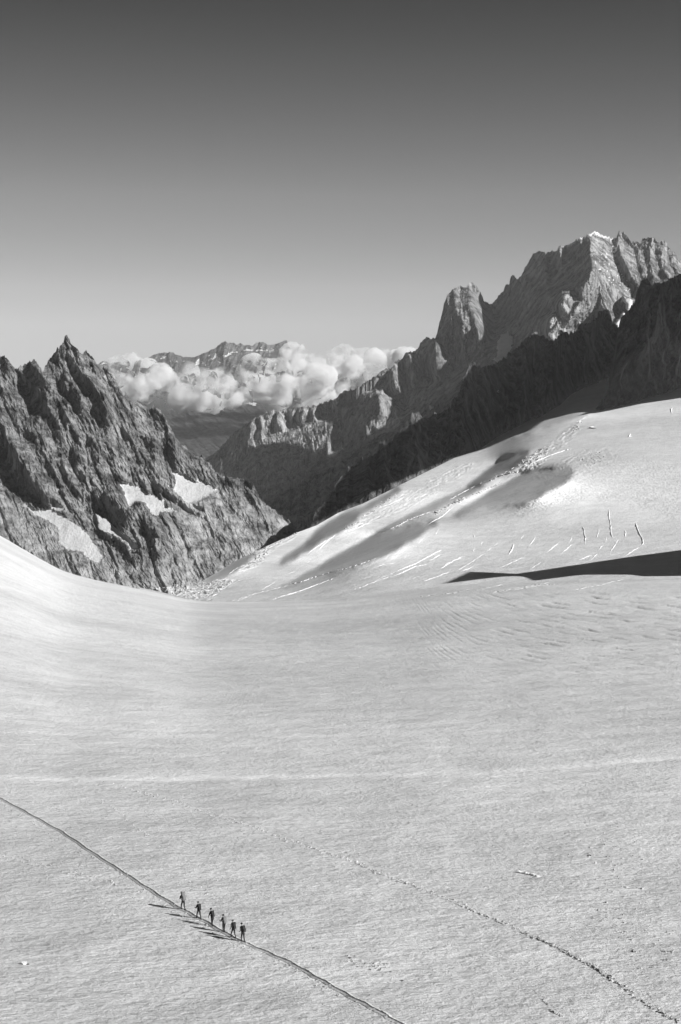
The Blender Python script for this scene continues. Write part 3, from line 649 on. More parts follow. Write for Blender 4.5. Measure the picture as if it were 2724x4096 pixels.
massif('valley_hillside', M_forest, 560, 1750, 260, 110, [(560, 1650), (700, 1640), (850, 1622), (950, 1615), (1050, 1600), (1300, 1590), (1750, 1570)], [(560, 1960), (830, 1900), (1000, 1860), (1750, 1800)],
       [(560, 20500), (1750, 21500)], [(560, 16300), (1750, 17800)], [(z10((560,330),(640,420),(760,480)), 40, 60, .5), (z10((430,330),(480,420),(560,520)), 40, 60, .4), (z10((700,360),(830,420)), 30, 60, .4)],
       lean=1.2, left=.5, lam=90, satt=.25, ratt=.3, jag=4, seed=41, vp=1, backscale=3,
       snow=[z10((730,392),(780,386),(812,386),(800,405),(782,404),(765,395))])
n = 30; gx, gy = np.meshgrid(np.linspace(-28000, 28000, n), np.linspace(-800, 36500, n))
gz = np.full(gx.shape, -1900.0) + 60 * fbm(gx / 4000, gy / 4000, 3, 5)
Pf = np.stack([gx, gy, gz], -1); F = gridfaces(n, n)
link('ground', mesh_np('ground', Pf.reshape(-1, 3), F.reshape(-1, 4), M_forest, True, {'slab': gx * 0}), kind='structure')

HSCALE = 1.05; CLOUD_D = .034
# --- haze: one closed box of even, pale air
def haze():
    x0, x1, y0, y1, z0, z1_ = -29000, 29000, -1500, 39500, HAZE_Z[0], HAZE_Z[1]
    V = [(x, y, z) for x in (x0, x1) for y in (y0, y1) for z in (z0, z1_)]
    Fh = [(0, 1, 3, 2), (4, 6, 7, 5), (0, 4, 5, 1), (2, 3, 7, 6), (0, 2, 6, 4), (1, 5, 7, 3)]
    me = bpy.data.meshes.new('haze'); me.from_pydata(V, [], Fh); me.update()
    m = bpy.data.materials.new('haze'); m.use_nodes = True; nt = m.node_tree; nt.nodes.clear()
    pv = nd(nt, 'ShaderNodeVolumePrincipled'); o = nd(nt, 'ShaderNodeOutputMaterial')
    pv.inputs['Color'].default_value = (.92, .92, .92, 1); pv.inputs['Density'].default_value = HAZE; pv.inputs['Anisotropy'].default_value = 0.0
    nt.links.new(pv.outputs[0], o.inputs['Volume']); me.materials.append(m)
    link('haze', me, kind='stuff')
HAZE = 0.85e-5; HAZE_Z = (-2560, 1570)
haze()

# ------------------------------------------------------------------ unseen fins added beyond the right edge to cast the long shadows
def tent_ridge(name, crest, slope, reach, seed, mat, n=160, m=33, rough=.25):
    """a ridge in world space: crest polyline, flanks falling on both sides"""
    c = np.array(crest, float); L_ = np.concatenate([[0], np.cumsum(np.linalg.norm(np.diff(c[:, :2], axis=0), axis=1))])
    t = np.linspace(0, L_[-1], n); C = np.stack([np.interp(t, L_, c[:, k]) for k in range(3)], -1)
    T = np.gradient(C[:, :2], axis=0)
    for _ in range(8): T[1:-1] = (T[:-2] + T[1:-1] * 2 + T[2:]) / 4
    T /= np.linalg.norm(T, axis=1, keepdims=True); Nn = np.stack([-T[:, 1], T[:, 0]], -1)
    d = np.sign(np.linspace(-1, 1, m)) * np.abs(np.linspace(-1, 1, m)) ** 1.5 * reach
    P = np.zeros((m, n, 3)); P[..., :2] = C[None, :, :2] + d[:, None, None] * Nn[None]
    ad = np.abs(d)[:, None]
    P[..., 2] = C[None, :, 2] - ad * slope + ad * rough * (ridged(P[..., 0] / 180, P[..., 1] / 180, 4, seed) - .55) * 1.6
    F = gridfaces(m, n); V_, F_, A_ = submesh(P, F[:, :, ::-1], np.ones(F.shape[:2], bool), {'slab': np.zeros((m, n)), 'dirt_groove': np.zeros((m, n))})
    return link(name, mesh_np(name, V_, F_, mat, False, A_), kind='structure')
def toward_sun(p, t): return p + SUN * t
# shade strip under the dark ridge, and the ridge's own wall
strip = [(1260, 2090), (1400, 2020), (1500, 1965), (1640, 1905), (1800, 1835), (1925, 1800), (2030, 1755), (2120, 1722), (2180, 1680), (2242, 1630), (2314, 1560), (2379, 1530), (2461, 1508), (2539, 1500)]
cr1 = []
for x, y in strip:
    p = ray(x, y, Dglac(np.array(x), np.array(y))); tt = 250.0
    while toward_sun(p, tt)[0] < .262 * toward_sun(p, tt)[1] + 60: tt += 20
    cr1.append(toward_sun(p, tt))
SHADE_RIM = cr1
wall = [(1250, 2085), (1400, 1830), (1560, 1740), (1700, 1660), (1780, 1640), (1830, 1520), (1890, 1460), (2000, 1440), (2100, 1350), (2180, 1335), (2300, 1290), (2300, 1280), (2385, 1225), (2420, 1235), (2465, 1265), (2500, 1300), (2537, 1330), (2539, 1400), (2539, 1470), (2539, 1520)]
cr2 = []
for x, y in wall:
    p = on_massif('dark_ridge', x, y); tt = 250.0
    while toward_sun(p, tt)[0] < .262 * toward_sun(p, tt)[1] + 60: tt += 20
    cr2.append(toward_sun(p, tt))
vedge = [(800, 1840), (900, 1800), (980, 1800), (1130, 1765), (1310, 1815), (1460, 1745), (1607, 1663), (1716, 1531), (1837, 1485), (1900, 1440)]
cr3 = []
for x, y in vedge:
    p = on_massif('needle_peaks', x, y); tt = 500.0
    while toward_sun(p, tt)[0] < .262 * toward_sun(p, tt)[1] + 150: tt += 30
    cr3.append(toward_sun(p, tt))
vlow = [(800, 2100), (1150, 2230), (1300, 2080), (1450, 1930), (1600, 1780), (1716, 1700), (1837, 1560), (1900, 1500)]
cr6 = []
for x, y in vlow:
    p = on_massif('needle_peaks', x, y); tt = 500.0
    while toward_sun(p, tt)[0] < .262 * toward_sun(p, tt)[1] + 150: tt += 30
    cr6.append(toward_sun(p, tt))
# rims of the added fin shaped to cast the long wedge across the basin
def basin(x, y): return ray(x, y, Dglac(np.array(x), np.array(y)))
wedge_top = [(1770, 2336), (1960, 2312), (2250, 2268), (2500, 2230), (2724, 2200), (2950, 2165)]
cr4 = []
for x, y in wedge_top:
    p = basin(x, y); tt = 250.0
    while toward_sun(p, tt)[0] < .262 * toward_sun(p, tt)[1] + 90: tt += 15
    cr4.append(toward_sun(p, tt))
wedge_low = [(1770, 2338), (2000, 2325), (2140, 2322), (2300, 2312), (2500, 2306), (2724, 2304), (2950, 2300)]
cr5 = []
for x, y in wedge_low:
    p = ray(x, y, D1near(x, y)); tt = 250.0
    while toward_sun(p, tt)[0] < .262 * toward_sun(p, tt)[1] + 90: tt += 15
    cr5.append(toward_sun(p, tt))
def slab_between(name, A, B, n=60, m=20):
    """an added shadow caster: faces between two rims, thickened along the sun, open below"""
    ta = np.linspace(0, 1, n); A = np.array(A); B = np.array(B)
    Ai = np.stack([np.interp(ta, np.linspace(0, 1, len(A)), A[:, k]) for k in range(3)], -1); Bi = np.stack([np.interp(ta, np.linspace(0, 1, len(B)), B[:, k]) for k in range(3)], -1)
    f = np.linspace(0, 1, m)[:, None, None]; P = Ai[None] * (1 - f) + Bi[None] * f
    th = np.sin(np.pi * np.clip(f, 0, 1)) * (40 * np.minimum(ta * 4, 1))[None, :, None]
    P1 = P + SUN[None, None] * th + SUN * 12 * fbm(P[..., 0] / 30, P[..., 2] / 30, 3, 7)[..., None]; P2 = P - SUN[None, None] * th
    V = np.concatenate([P1.reshape(-1, 3), P2.reshape(-1, 3)]); F = gridfaces(m, n).reshape(-1, 4); F = np.concatenate([F, F[:, ::-1] + m * n])
    link(name, mesh_np(name, V, F, M_rockD, False, {'slab': np.zeros(len(V))}), kind='structure')
slab_between('wedge_shadow_fin', cr4, cr5)  # unseen fin added to cast the wedge shadow on the basin
slab_between('ridge_shadow_fin', cr2, cr1, 120, 30)  # unseen fin added to keep the dark ridge's wall in shade
but_hi = [(2382, 1640), (2420, 1580), (2465, 1450), (2480, 1300), (2530, 1245), (2580, 1130), (2650, 1137), (2724, 1095), (2800, 1070), (2950, 980), (3200, 900)]
but_lo = [(2384, 1645), (2480, 1622), (2560, 1600), (2640, 1585), (2724, 1570), (2800, 1560), (2950, 1540), (3200, 1520)]
cr7 = []; cr8 = []
but_lo = [(2300, 1668), (2384, 1652), (2480, 1633), (2560, 1616), (2724, 1592), (2950, 1575), (3200, 1560)]
for pts_, out_ in ((but_hi, cr7), (but_lo, cr8)):
    for x, y in pts_:
        p = on_massif('dark_buttress', x, y) if out_ is cr7 else ray(x, y, Dglac(np.array(x), np.array(y))); tt = 250.0
        while toward_sun(p, tt)[0] < .262 * toward_sun(p, tt)[1] + 200: tt += 20
        out_.append(toward_sun(p, tt))
slab_between('peaks_shadow_fin', cr3, cr6, 120, 30)  # unseen fin added to shade the lower slopes of the needle peaks
slab_between('buttress_shadow_fin', cr7, cr8, 100, 24)  # unseen fin added to shade the buttress and the snow at its foot


# ------------------------------------------------------------------ surface lookup for things on the near glacier
def disp_near(P, D):
    return fbm(P[..., 0] / 30, P[..., 1] / 60, 4, 121) * .28 * np.clip(D / 500, .2, 2.0) + fbm(P[..., 0] / 9, P[..., 1] / 7, 3, 131) * .05 * np.clip(D / 300, .3, 3.0)
def near_pt(x, y):
    D = Dnear(np.array(float(x)), np.array(float(y))) * (1 + .004 * fbm(np.array(x / 420.), np.array(y / 160.), 3, 101))
    p = ray(x, y, D); p[2] += disp_near(p, D); return p
def near_z(x, y):
    """height of the near glacier under world x, y"""
    z = 0.0
    for _ in range(6):
        v = np.array([x, y, z]) - CAMPOS
        cp, sp = math.cos(PITCH), math.sin(PITCH)
        Dd = v[1] * cp - v[2] * sp; up = v[1] * sp + v[2] * cp
        X_ = 1362 + FPX * v[0] / Dd; Y_ = 2048 - FPX * up / Dd
        q = near_pt(X_, Y_)
        # move along the surface with the local fall of the glacier
        q2 = near_pt(X_, Y_ - 2.0); q3 = near_pt(X_ + 2.0, Y_)
        a, b = q2 - q, q3 - q; n_ = np.cross(a, b); n_ /= n_[2]
        z = q[2] - (n_[0] * (x - q[0]) + n_[1] * (y - q[1]))
    return float(z)
def slope_pt(x, y):
    p = ray(x, y, Dglac(np.array(float(x)), np.array(float(y)))); return p

# ------------------------------------------------------------------ crevasses, seracs
M_lip = snow_material('crevasse_snow', scale=.5, bs=.3, bd=.5, lo=.80, hi=.9)
M_ice = snow_material('serac_ice', scale=.5, bs=.5, bd=.8, lo=.26, hi=.66)
def densify(pts, step):
    out = []
    for (x0, y0), (x1, y1) in zip(pts[:-1], pts[1:]):
        k = max(1, int(math.hypot(x1 - x0, y1 - y0) / step))
        out += [(x0 + (x1 - x0) * i / k, y0 + (y1 - y0) * i / k) for i in range(k)]
    return out + [pts[-1]]
def grid_strip(name, rows, mat, kind='structure', parent=None, attrs=True):
    P = np.array(rows); F = gridfaces(P.shape[0], P.shape[1])
    n_ = P.shape[0] * P.shape[1]
    return link(name, mesh_np(name, P.reshape(-1, 3), F.reshape(-1, 4), mat, False, {'dirt_groove': np.zeros(n_), 'slab': np.zeros(n_)} if attrs else None), parent, kind)
def crevasse(pts, w, h, fn):
    pts = densify(pts, 7.0); r = random.Random(int(pts[0][0] * 7 + pts[0][1]))
    C = np.array([fn(x + r.uniform(-1.5, 1.5), y + r.uniform(-1, 1)) for x, y in pts]); n = len(C)
    if n < 3: return
    T = np.gradient(C[:, :2], axis=0); T /= np.linalg.norm(T, axis=1, keepdims=True) + 1e-9; N = np.stack([-T[:, 1], T[:, 0]], -1)
    N = np.where((N @ SUN[:2])[:, None] < 0, -N, N)
    px = C[:, 1] / FPX
    prof = [(-1.3, -.5), (-.55, .25), (-.25, 1.0), (.15, .85), (.7, .25), (1.3, -.5)]
    rows = []
    for i in range(n):
        k = math.sin(math.pi * min(1, (i + .6) / 4) / 2) * math.sin(math.pi * min(1, (n - i - .4) / 4) / 2) * r.uniform(.55, 1.2)
        rows.append([[C[i, 0] + N[i, 0] * o * w * px[i], C[i, 1] + N[i, 1] * o * w * px[i], C[i, 2] + hh * h * px[i] * k - (1 - k) * .3] for o, hh in prof])
    grid_strip('crevasse', rows, M_lip)
cv = [(z5((1130,820),(1128,870),(1140,930),(1138,965),(1152,1002)), 1.9, 2.6), (z5((1292,900),(1305,955),(1322,985),(1337,1020),(1330,1052)), 1.9, 2.6), (z5((962,918),(975,960),(983,1000),(978,1045)), 1.6, 2.0),
 (z5((543,1030),(535,1068),(505,1115)), 3, 3), (z5((1222,950),(1230,965),(1225,992)), 3, 3), (z5((1085,1025),(1088,1045),(1060,1075)), 3, 3), (z5((1062,940),(1062,965),(1050,1000)), 3, 3), (z5((1112,992),(1105,1030)), 3, 3),
 (z5((295,970),(300,1000)), 3, 3), (z5((305,1062),(296,1076),(305,1088)), 5, 6), (z5((355,1018),(342,1032),(345,1048)), 4, 5), (z5((1505,1190),(1518,1210),(1508,1240)), 1, 1), (z5((885,1025),(905,985)), 3, 3),
 (z5((1515,198),(1508,212),(1512,238)), 4, 4), (z5((1262,360),(1250,378),(1268,375)), 4, 5), (z5((1035,315),(1010,325),(1050,330)), 4, 5)]
for x0, y0, x1, y1 in ():
    pass
for pts in (z9((565,728),(640,705),(700,680)), z9((500,808),(600,775),(750,715),(850,690),(1000,620),(1100,600)), z9((690,730),(850,660),(1000,600),(1100,545),(1210,487)), z9((1110,575),(1210,520)),
            z9((0,845),(120,805),(240,760),(385,705)), z9((1200,640),(1260,590),(1330,565),(1390,545)), z9((970,720),(1050,690)), z9((1060,740),(1150,705),(1280,660)), z9((1340,670),(1440,630),(1500,590)),
            z9((235,500),(300,430),(370,380)), z9((120,610),(190,570)), z9((870,520),(940,470)), z9((1010,450),(1080,385)), z9((640,640),(700,622),(770,600),(850,590)), z9((410,650),(500,625)), z9((0,680),(60,655)),
            z9((1480,560),(1540,520),(1568,500)), z9((940,170),(950,140),(960,120)), z9((1080,90),(1090,60)), z9((1145,410),(1170,350),(1200,310)),
            z5((640,1195),(720,1140)), z5((440,1190),(620,1110)), z5((1010,1140),(1060,1090)), z5((830,1100),(905,1030)), z5((740,1090),(840,1010)), z5((1130,1090),(1190,1000)), z5((1215,1115),(1320,1050)), z5((930,1140),(1030,1100)),
            z5((575,1020),(620,960)), z5((635,1050),(680,990)), z5((200,1200),(340,1110)), z5((370,1090),(460,1015)), z5((90,1190),(180,1135),(250,1105)), z6((690,560),(800,520)), z6((850,490),(960,425)), z6((905,550),(1100,490),(1330,405)), z6((1130,270),(1200,215),(1330,135)), z6((660,560),(780,520),(1030,455))):
    cv.append((pts, 1.9, 1.3))
for pts, w, h in ((z9((0,764),(100,742),(200,707),(330,668),(400,650),(500,622),(600,592),(700,552)), 2.2, 1.6), (z9((700,362),(850,310),(960,250),(1130,190)), 1.8, 1.5), (z5((150,765),(250,710),(370,650)), 2.0, 1.6),
                  (z9((1100,290),(1200,235),(1300,150)), 2.4, 2.2), (z6((640,395),(700,350),(780,320)), 2.0, 1.8), (z5((600,575),(700,520),(800,480),(900,450)), 2.0, 1.8), (z5((480,600),(560,560),(600,545)), 2.0, 1.6)): cv.append((pts, w, h))
for pts, w, h in cv: crevasse(pts, w, h, slope_pt)
for pts in (z5((300,1325),(400,1300),(500,1278)), z5((520,1322),(700,1290),(970,1265)), z5((900,1320),(1080,1285),(1240,1245)), z11((80,265),(300,240),(420,210)), z11((500,240),(700,205),(850,180))):
    crevasse(pts, 1.5, .9, near_pt)

def blocks(name, spots, mat, kind='stuff', zf=1.0):
    """irregular boxes: (point, size, seed)"""
    V = []; F = []
    base = np.array([(x, y, z) for x in (-1, 1) for y in (-1, 1) for z in (-1, 1)], float)
    fc = np.array([(0, 1, 3, 2), (4, 6, 7, 5), (0, 4, 5, 1), (2, 3, 7, 6), (0, 2, 6, 4), (1, 5, 7, 3)])
    r = np.random.default_rng(5)
    for i, (p, sz) in enumerate(spots):
        b = base * sz * r.uniform(.35, .65, 3) * (1, 1, 1.1) + r.normal(0, .16, base.shape) * sz
        a = r.uniform(0, 6.28); b = np.stack([b[:, 0] * math.cos(a) - b[:, 1] * math.sin(a), b[:, 0] * math.sin(a) + b[:, 1] * math.cos(a), b[:, 2]], -1)
        V.append(b * (1, 1, zf) + p + np.array([0, 0, sz * .1 * zf])); F.append(fc + 8 * i)
    V = np.concatenate(V); F = np.concatenate(F)
    return link(name, mesh_np(name, V, F, mat, False, {'dirt_groove': np.zeros(len(V)), 'slab': np.zeros(len(V))}), kind=kind)
def scatter_px(poly, n, smin, smax, fn, seed):
    r = random.Random(seed); xs = [p[0] for p in poly]; ys = [p[1] for p in poly]; out = []
    while len(out) < n:
        x, y = r.uniform(min(xs), max(xs)), r.uniform(min(ys), max(ys))
        if inpoly(poly, np.array([x]), np.array([y]))[0]:
            p = fn(x, y); out.append((p, r.uniform(smin, smax) * p[1] / FPX))
    return out
def along_px(pts, n, jit, smin, smax, fn, seed):
    r = random.Random(seed); d = densify(pts, 2.0); out = []
    for _ in range(n):
        x, y = r.choice(d); x += r.gauss(0, jit); y += r.gauss(0, jit * .6); p = fn(x, y); out.append((p, r.uniform(smin, smax) * p[1] / FPX))
    return out
sp = scatter_px(z5((640,500),(700,450),(770,440),(740,490),(680,540),(610,550)), 90, 5, 15, slope_pt, 1)
sp += scatter_px(z5((560,550),(620,500),(640,560),(580,570)), 25, 4, 12, slope_pt, 2) + scatter_px(z5((880,360),(960,270),(975,280),(930,340)), 16, 5, 14, slope_pt, 3)
sp += scatter_px(z5((930,540),(1000,480),(1080,470),(1110,520),(1000,570)), 60, 3, 9, slope_pt, 4)
sp += along_px(z5((390,655),(450,620),(520,600),(570,595)), 50, 3, 4, 10, slope_pt, 5) + along_px(z5((70,860),(150,800),(300,735),(470,660)), 60, 3, 3, 9, slope_pt, 6)
sp += along_px(z9((610,225),(650,200),(690,180)), 24, 3, 4, 9, slope_pt, 7) + along_px(z9((450,330),(560,260),(700,150),(860,60)), 60, 7, 3, 8, slope_pt, 8) + along_px(z9((1160,200),(1230,160),(1290,130),(1380,90)), 50, 4, 5, 13, slope_pt, 9)
sp += along_px(z9((860,310),(930,262),(1050,230)), 30, 4, 3, 9, slope_pt, 10) + along_px(z9((330,668),(400,650),(560,600)), 20, 2, 2, 6, slope_pt, 11)
sp += scatter_px(z6((340,520),(440,455),(600,420),(690,430),(560,520),(470,545)), 170, 5, 14, slope_pt, 12) + scatter_px(z6((780,320),(800,260),(860,225),(930,210),(900,260),(840,330),(740,370)), 90, 5, 14, slope_pt, 13)
sp += along_px(z6((900,215),(1000,170),(1080,130)), 40, 3, 3, 9, slope_pt, 14)
sp = [(p - np.array([0, 0, .15 * z]), z * .72) for p, z in sp]
blocks('seracs', sp, M_ice)
# jumbled ice and rubble on the valley floor under the left mountain
def lm(x, y): return on_massif('left_mountain', x, y) + np.array([0, -12, 0])
sp = scatter_px(z6((230,500),(200,475),(330,455),(410,470),(330,520)), 110, 4, 12, lm, 21)
blocks('ice_rubble', sp, M_ice)

# ------------------------------------------------------------------ trodden path and footprints
M_path = snow_material('trodden_shaded_snow', scale=3.0, bs=.6, bd=.05, lo=.30, hi=.45)  # trodden bed, with the groove's shadow darkened into its colour
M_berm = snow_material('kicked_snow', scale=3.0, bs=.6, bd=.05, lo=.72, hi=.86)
PATH = [(-160, 3105), (0, 3195), (90, 3242), (250, 3330), (360, 3405), (480, 3482), (600, 3560), (700, 3622), (760, 3655), (830, 3692), (900, 3735), (980, 3775), (1060, 3808), (1160, 3852), (1280, 3920), (1400, 3988), (1500, 4040), (1600, 4098), (1750, 4180)]
def path_strip(name, prof, mat, widen=lambda i: 1.0, x0=-999, x1=9999):
    d = [q for q in densify(PATH, 5.0) if x0 <= q[0] <= x1]; C = np.array([near_pt(x, y) for x, y in d])
    T = np.gradient(C[:, :2], axis=0); T /= np.linalg.norm(T, axis=1, keepdims=True); N = np.stack([-T[:, 1], T[:, 0]], -1)
    r = random.Random(3); rows = []
    for i in range(len(C)):
        j = [r.uniform(.75, 1.25) for _ in prof]; k = widen(d[i][0])
        w_ = .06 * math.sin(i * .37) + r.uniform(-.03, .03)
        rows.append([[C[i, 0] + N[i, 0] * (o * k + w_), C[i, 1] + N[i, 1] * (o * k + w_), C[i, 2] + .02 + h * jj] for (o, h), jj in zip(prof, j)])
    return grid_strip(name, rows, mat)
wd = lambda x: 1.0 if x < 740 else .75
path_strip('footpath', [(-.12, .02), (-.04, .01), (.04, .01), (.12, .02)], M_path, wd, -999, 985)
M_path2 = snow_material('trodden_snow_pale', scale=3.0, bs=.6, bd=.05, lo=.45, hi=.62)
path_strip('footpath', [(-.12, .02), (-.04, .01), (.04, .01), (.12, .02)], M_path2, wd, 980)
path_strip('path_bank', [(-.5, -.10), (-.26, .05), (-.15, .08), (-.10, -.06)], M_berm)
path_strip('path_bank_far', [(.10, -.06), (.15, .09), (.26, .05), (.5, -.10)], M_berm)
TR1 = z7((400,15),(560,55),(700,95),(850,140),(950,175),(1100,225),(1250,275),(1350,310),(1440,345)) + z8((40,415),(110,455),(200,490),(300,525),(430,575),(600,650),(720,700),(870,765),(1000,825),(1140,900),(1280,990),(1380,1070),(1560,1170))
sp = []
r_ = random.Random(77)
def prints(pts, n, jit, s0, s1, seed, bias=1.0):
    r = random.Random(seed); d = densify(pts, 1.5); out = []
    for _ in range(n):
        x, y = d[int(len(d) * r.random() ** bias)]; x += r.gauss(0, jit); y += r.gauss(0, jit * .7)
        out.append((near_pt(x, y), r.uniform(s0, s1)))
    return out
M_print = snow_material('footprint_snow', scale=3.0, bs=.6, bd=.05, lo=.40, hi=.60)
blocks('footprints', prints(TR1, 480, 5, .10, .20, 1, .7) + prints(z8((870,765),(1000,825),(1140,900),(1280,990)), 160, 4, .10, .22, 2), M_print)
blocks('snow_clods', prints(z7((0,370),(140,385),(280,430),(400,460),(560,500)), 60, 7, .08, .16, 3) + prints(z7((450,110),(530,165),(580,215),(680,285)), 40, 4, .08, .16, 4)
       + prints([(x, y + 14) for x, y in PATH[1:-1]], 200, 12, .06, .14, 5) + prints(z8((0,870),(100,920),(200,900)), 40, 14, .08, .18, 6) + prints(z8((1050,340),(1300,400),(1250,600),(1400,800),(1568,900)), 120, 60, .08, .2, 7)
       + prints(z7((700,500),(850,470),(1000,560)), 40, 40, .06, .15, 8) + prints(z8((920,1060),(950,1110),(1020,1150)), 30, 5, .08, .16, 9), M_print)

# ------------------------------------------------------------------ dark lumps, some standing in for shaded holes in the snow
M_rock = plain('dark_hole_rock', .05, .8, .2)
def rock(x, y, size, label, flat=.55, mat=None, group=None):
    bm = bmesh.new(); bmesh.ops.create_icosphere(bm, subdivisions=3, radius=1.0)
    r = random.Random(int(x)); ox = r.uniform(0, 50)
    for v in bm.verts:
        c = v.co; k = 1 + .35 * float(perlin(np.array(c.x * 1.3 + ox), np.array(c.y * 1.3 + c.z * 1.7))) + .12 * float(perlin(np.array(c.x * 4 + ox), np.array(c.z * 4 + c.y)))
        v.co = Vector((c.x * k, c.y * k * .8, max(c.z * k * flat, -.25)))
    me = bpy.data.meshes.new('rock'); bm.to_mesh(me); bm.free(); me.materials.append(mat or M_rock)
    o = link('rock', me, label=label, category='rock', group='dark rocks on the snow'); p = near_pt(x, y)
    o.location = p; o.scale = (1, 1, 1)
    for v in me.vertices: v.co *= size
    o.rotation_euler.z = r.uniform(0, 6)
rock(2358, 3422, .26, 'largest dark lump standing for a hole in the snow at the right')
rock(2108, 3495, .14, 'flat dark lump standing for a crack beside a small snow ridge left of the largest lump')
rock(2421, 3535, .09, 'small dark rock below the largest lump, upper of a close pair')
rock(2430, 3557, .08, 'small dark rock below the largest lump, lower of a close pair')
rock(2493, 3691, .11, 'dark pebble lying alone above the right end of the footprints')
rock(1608, 3925, .13, 'dark rock near the bottom of the picture right of the trodden path')
rock(112, 3858, .13, 'dark rock beside a white snow mound at the lower left')
blocks('snow_mound', [(near_pt(95, 3857), .26), (near_pt(86, 3856), .2), (near_pt(103, 3853), .2)], M_berm)
blocks('snow_ridge', [(near_pt(2080 + 12 * i, 3490 + 2.5 * i), .3) for i in range(7)], M_berm)

# ------------------------------------------------------------------ clouds in the valley
M_cloud = bpy.data.materials.new('cloud'); M_cloud.use_nodes = True
nt = M_cloud.node_tree; nt.nodes.clear()
pv = nd(nt, 'ShaderNodeVolumePrincipled'); o_ = nd(nt, 'ShaderNodeOutputMaterial')
pv.inputs['Color'].default_value = (1, 1, 1, 1); pv.inputs['Density'].default_value = CLOUD_D; cn = noise(nt, mapping(nt, (1, 1, 1.35)), 1 / 420., 8, .6, .3); cm = nd(nt, 'ShaderNodeMapRange'); cm.inputs[1].default_value = .46; cm.inputs[2].default_value = .72; cm.inputs[3].default_value = 0.0; cm.inputs[4].default_value = CLOUD_D; nt.links.new(cn, cm.inputs[0]); nt.links.new(cm.outputs[0], pv.inputs['Density']); pv.inputs['Anisotropy'].default_value = 0.0
nt.links.new(pv.outputs[0], o_.inputs['Volume'])
RADK = .98
def cloud(name, blobs, D0, seed, label, voxel=26.):
    r = random.Random(seed); bm = bmesh.new(); m_ = D0 / FPX
    def ball(p, rad, sq=.75):
        q = bmesh.ops.create_icosphere(bm, subdivisions=2, radius=1.0)['verts']
        for v in q: v.co = Vector((p[0] + v.co.x * rad, p[1] + v.co.y * rad, p[2] + v.co.z * rad * sq))
    c0 = ray(np.mean([b[0] for b in blobs]), np.mean([b[1] for b in blobs]), D0)
    for x, y, rad in blobs:
        rad *= RADK; y += 14
        p = ray(x, y, D0 + r.uniform(-200, 200)) - c0; R_ = rad * m_; ball(p, R_)
        for _ in range(11):
            a = r.uniform(0, 6.28); e = r.uniform(-.25, 1.2); k = R_ * r.uniform(.75, 1.0)
            ball(p + np.array([math.cos(a) * math.cos(e) * k, math.sin(a) * math.cos(e) * k, math.sin(e) * k * .75]), R_ * r.uniform(.18, .36), .85)
    me = bpy.data.meshes.new(name); bm.to_mesh(me); bm.free()
    o = bpy.data.objects.new(name, me); scn.collection.objects.link(o)
    md = o.modifiers.new('r', 'REMESH'); md.mode = 'VOXEL'; md.voxel_size = voxel
    dg = bpy.context.evaluated_depsgraph_get(); me2 = bpy.data.meshes.new_from_object(o.evaluated_get(dg)); bpy.data.objects.remove(o)
    me2.name = name
    n = len(me2.vertices); co = np.zeros(n * 3, np.float32); me2.vertices.foreach_get('co', co); co = co.reshape(-1, 3)
    no = np.zeros(n * 3, np.float32); me2.vertices.foreach_get('normal', no); no = no.reshape(-1, 3)
    k = 150 * fbm(co[:, 0] / 260, co[:, 2] / 200 + co[:, 1] / 330, 5, seed, .6) + 24 * ridged(co[:, 0] / 60, co[:, 2] / 50 + co[:, 1] / 70, 2, seed + 4) - 12
    co = co + no * (k[:, None] + 110); me2.vertices.foreach_set('co', co.ravel()); me2.update()
    me2.materials.clear(); me2.materials.append(M_cloud)
    o = bpy.data.objects.new(name, me2); scn.collection.objects.link(o); o.location = c0
    o['label'] = label; o['category'] = 'cloud'; o['group'] = 'clouds over the far valley'
    return o
b1 = z10((95,225),(150,205),(200,215),(130,270),(190,270),(250,235),(230,300),(160,320),(290,270),(330,250),(300,320),(240,350),(360,300),(200,370),(290,385),(345,345),(120,345),(260,410))
b1 = [(x, y, r) for (x, y), r in zip(b1, (34,36,38,44,46,40,48,46,40,34,46,40,34,34,34,38,36,28))]
cloud('cloud', b1, 17600, 1, 'wide white cloud bank against the left mountain')
b2 = z10((475,235),(520,250),(440,310),(500,320),(560,290),(610,285),(560,345),(610,350),(660,350),(500,360),(430,350),(585,375))
b2 = [(x, y, r) for (x, y), r in zip(b2, (28,32,36,42,36,34,36,32,28,26,28,20))]
cloud('cloud', b2, 17200, 2, 'smaller rounded cloud in front of the far snowy mountain')
b3 = z10((740,240),(760,310),(820,230),(840,300),(900,230),(930,310),(990,260),(1040,220),(1060,300),(1110,250),(1130,330),(1090,340),(1000,330),(900,345),(780,200))
b3 = [(x, y, r) for (x, y), r in zip(b3, (34,42,40,50,42,46,46,40,48,44,26,28,34,26,24))]
cloud('cloud', b3, 18400, 3, 'billowing cloud bank in the middle below the far summits')
b4 = z10((1130,210),(1190,230),(1180,280),(1250,190),(1260,250),(1230,295),(1320,200),(1330,260),(1390,190),(1400,240),(1450,180),(1460,230),(1510,170),(1100,170),(1180,150),(1240,145),(1330,150),(1030,165),(1000,140),(1400,160),(1560,170),(970,118))
b4 = [(x, y, r) for (x, y), r in zip(b4, (36,42,38,38,44,26,38,40,34,40,30,38,32,20,20,20,22,20,16,20,28,14))]
cloud('cloud', b4, 19000, 4, 'long cloud bank at the right meeting the dark ridge')

# ------------------------------------------------------------------ six hikers
M_skin = plain('skin', .30, .6); M_dk = plain('dark_cloth', .025, .85, .1); M_mid = plain('grey_cloth', .09, .85, .1); M_lt = plain('pale_cloth', .28, .85, .1)
M_boot = plain('boot_leather', .02, .6); M_pack_dk = plain('pack_fabric_dark', .035, .8, .1); M_pack_gr = plain('pack_fabric_grey', .17, .8, .1); M_metal = plain('pole_metal', .25, .4, .5)

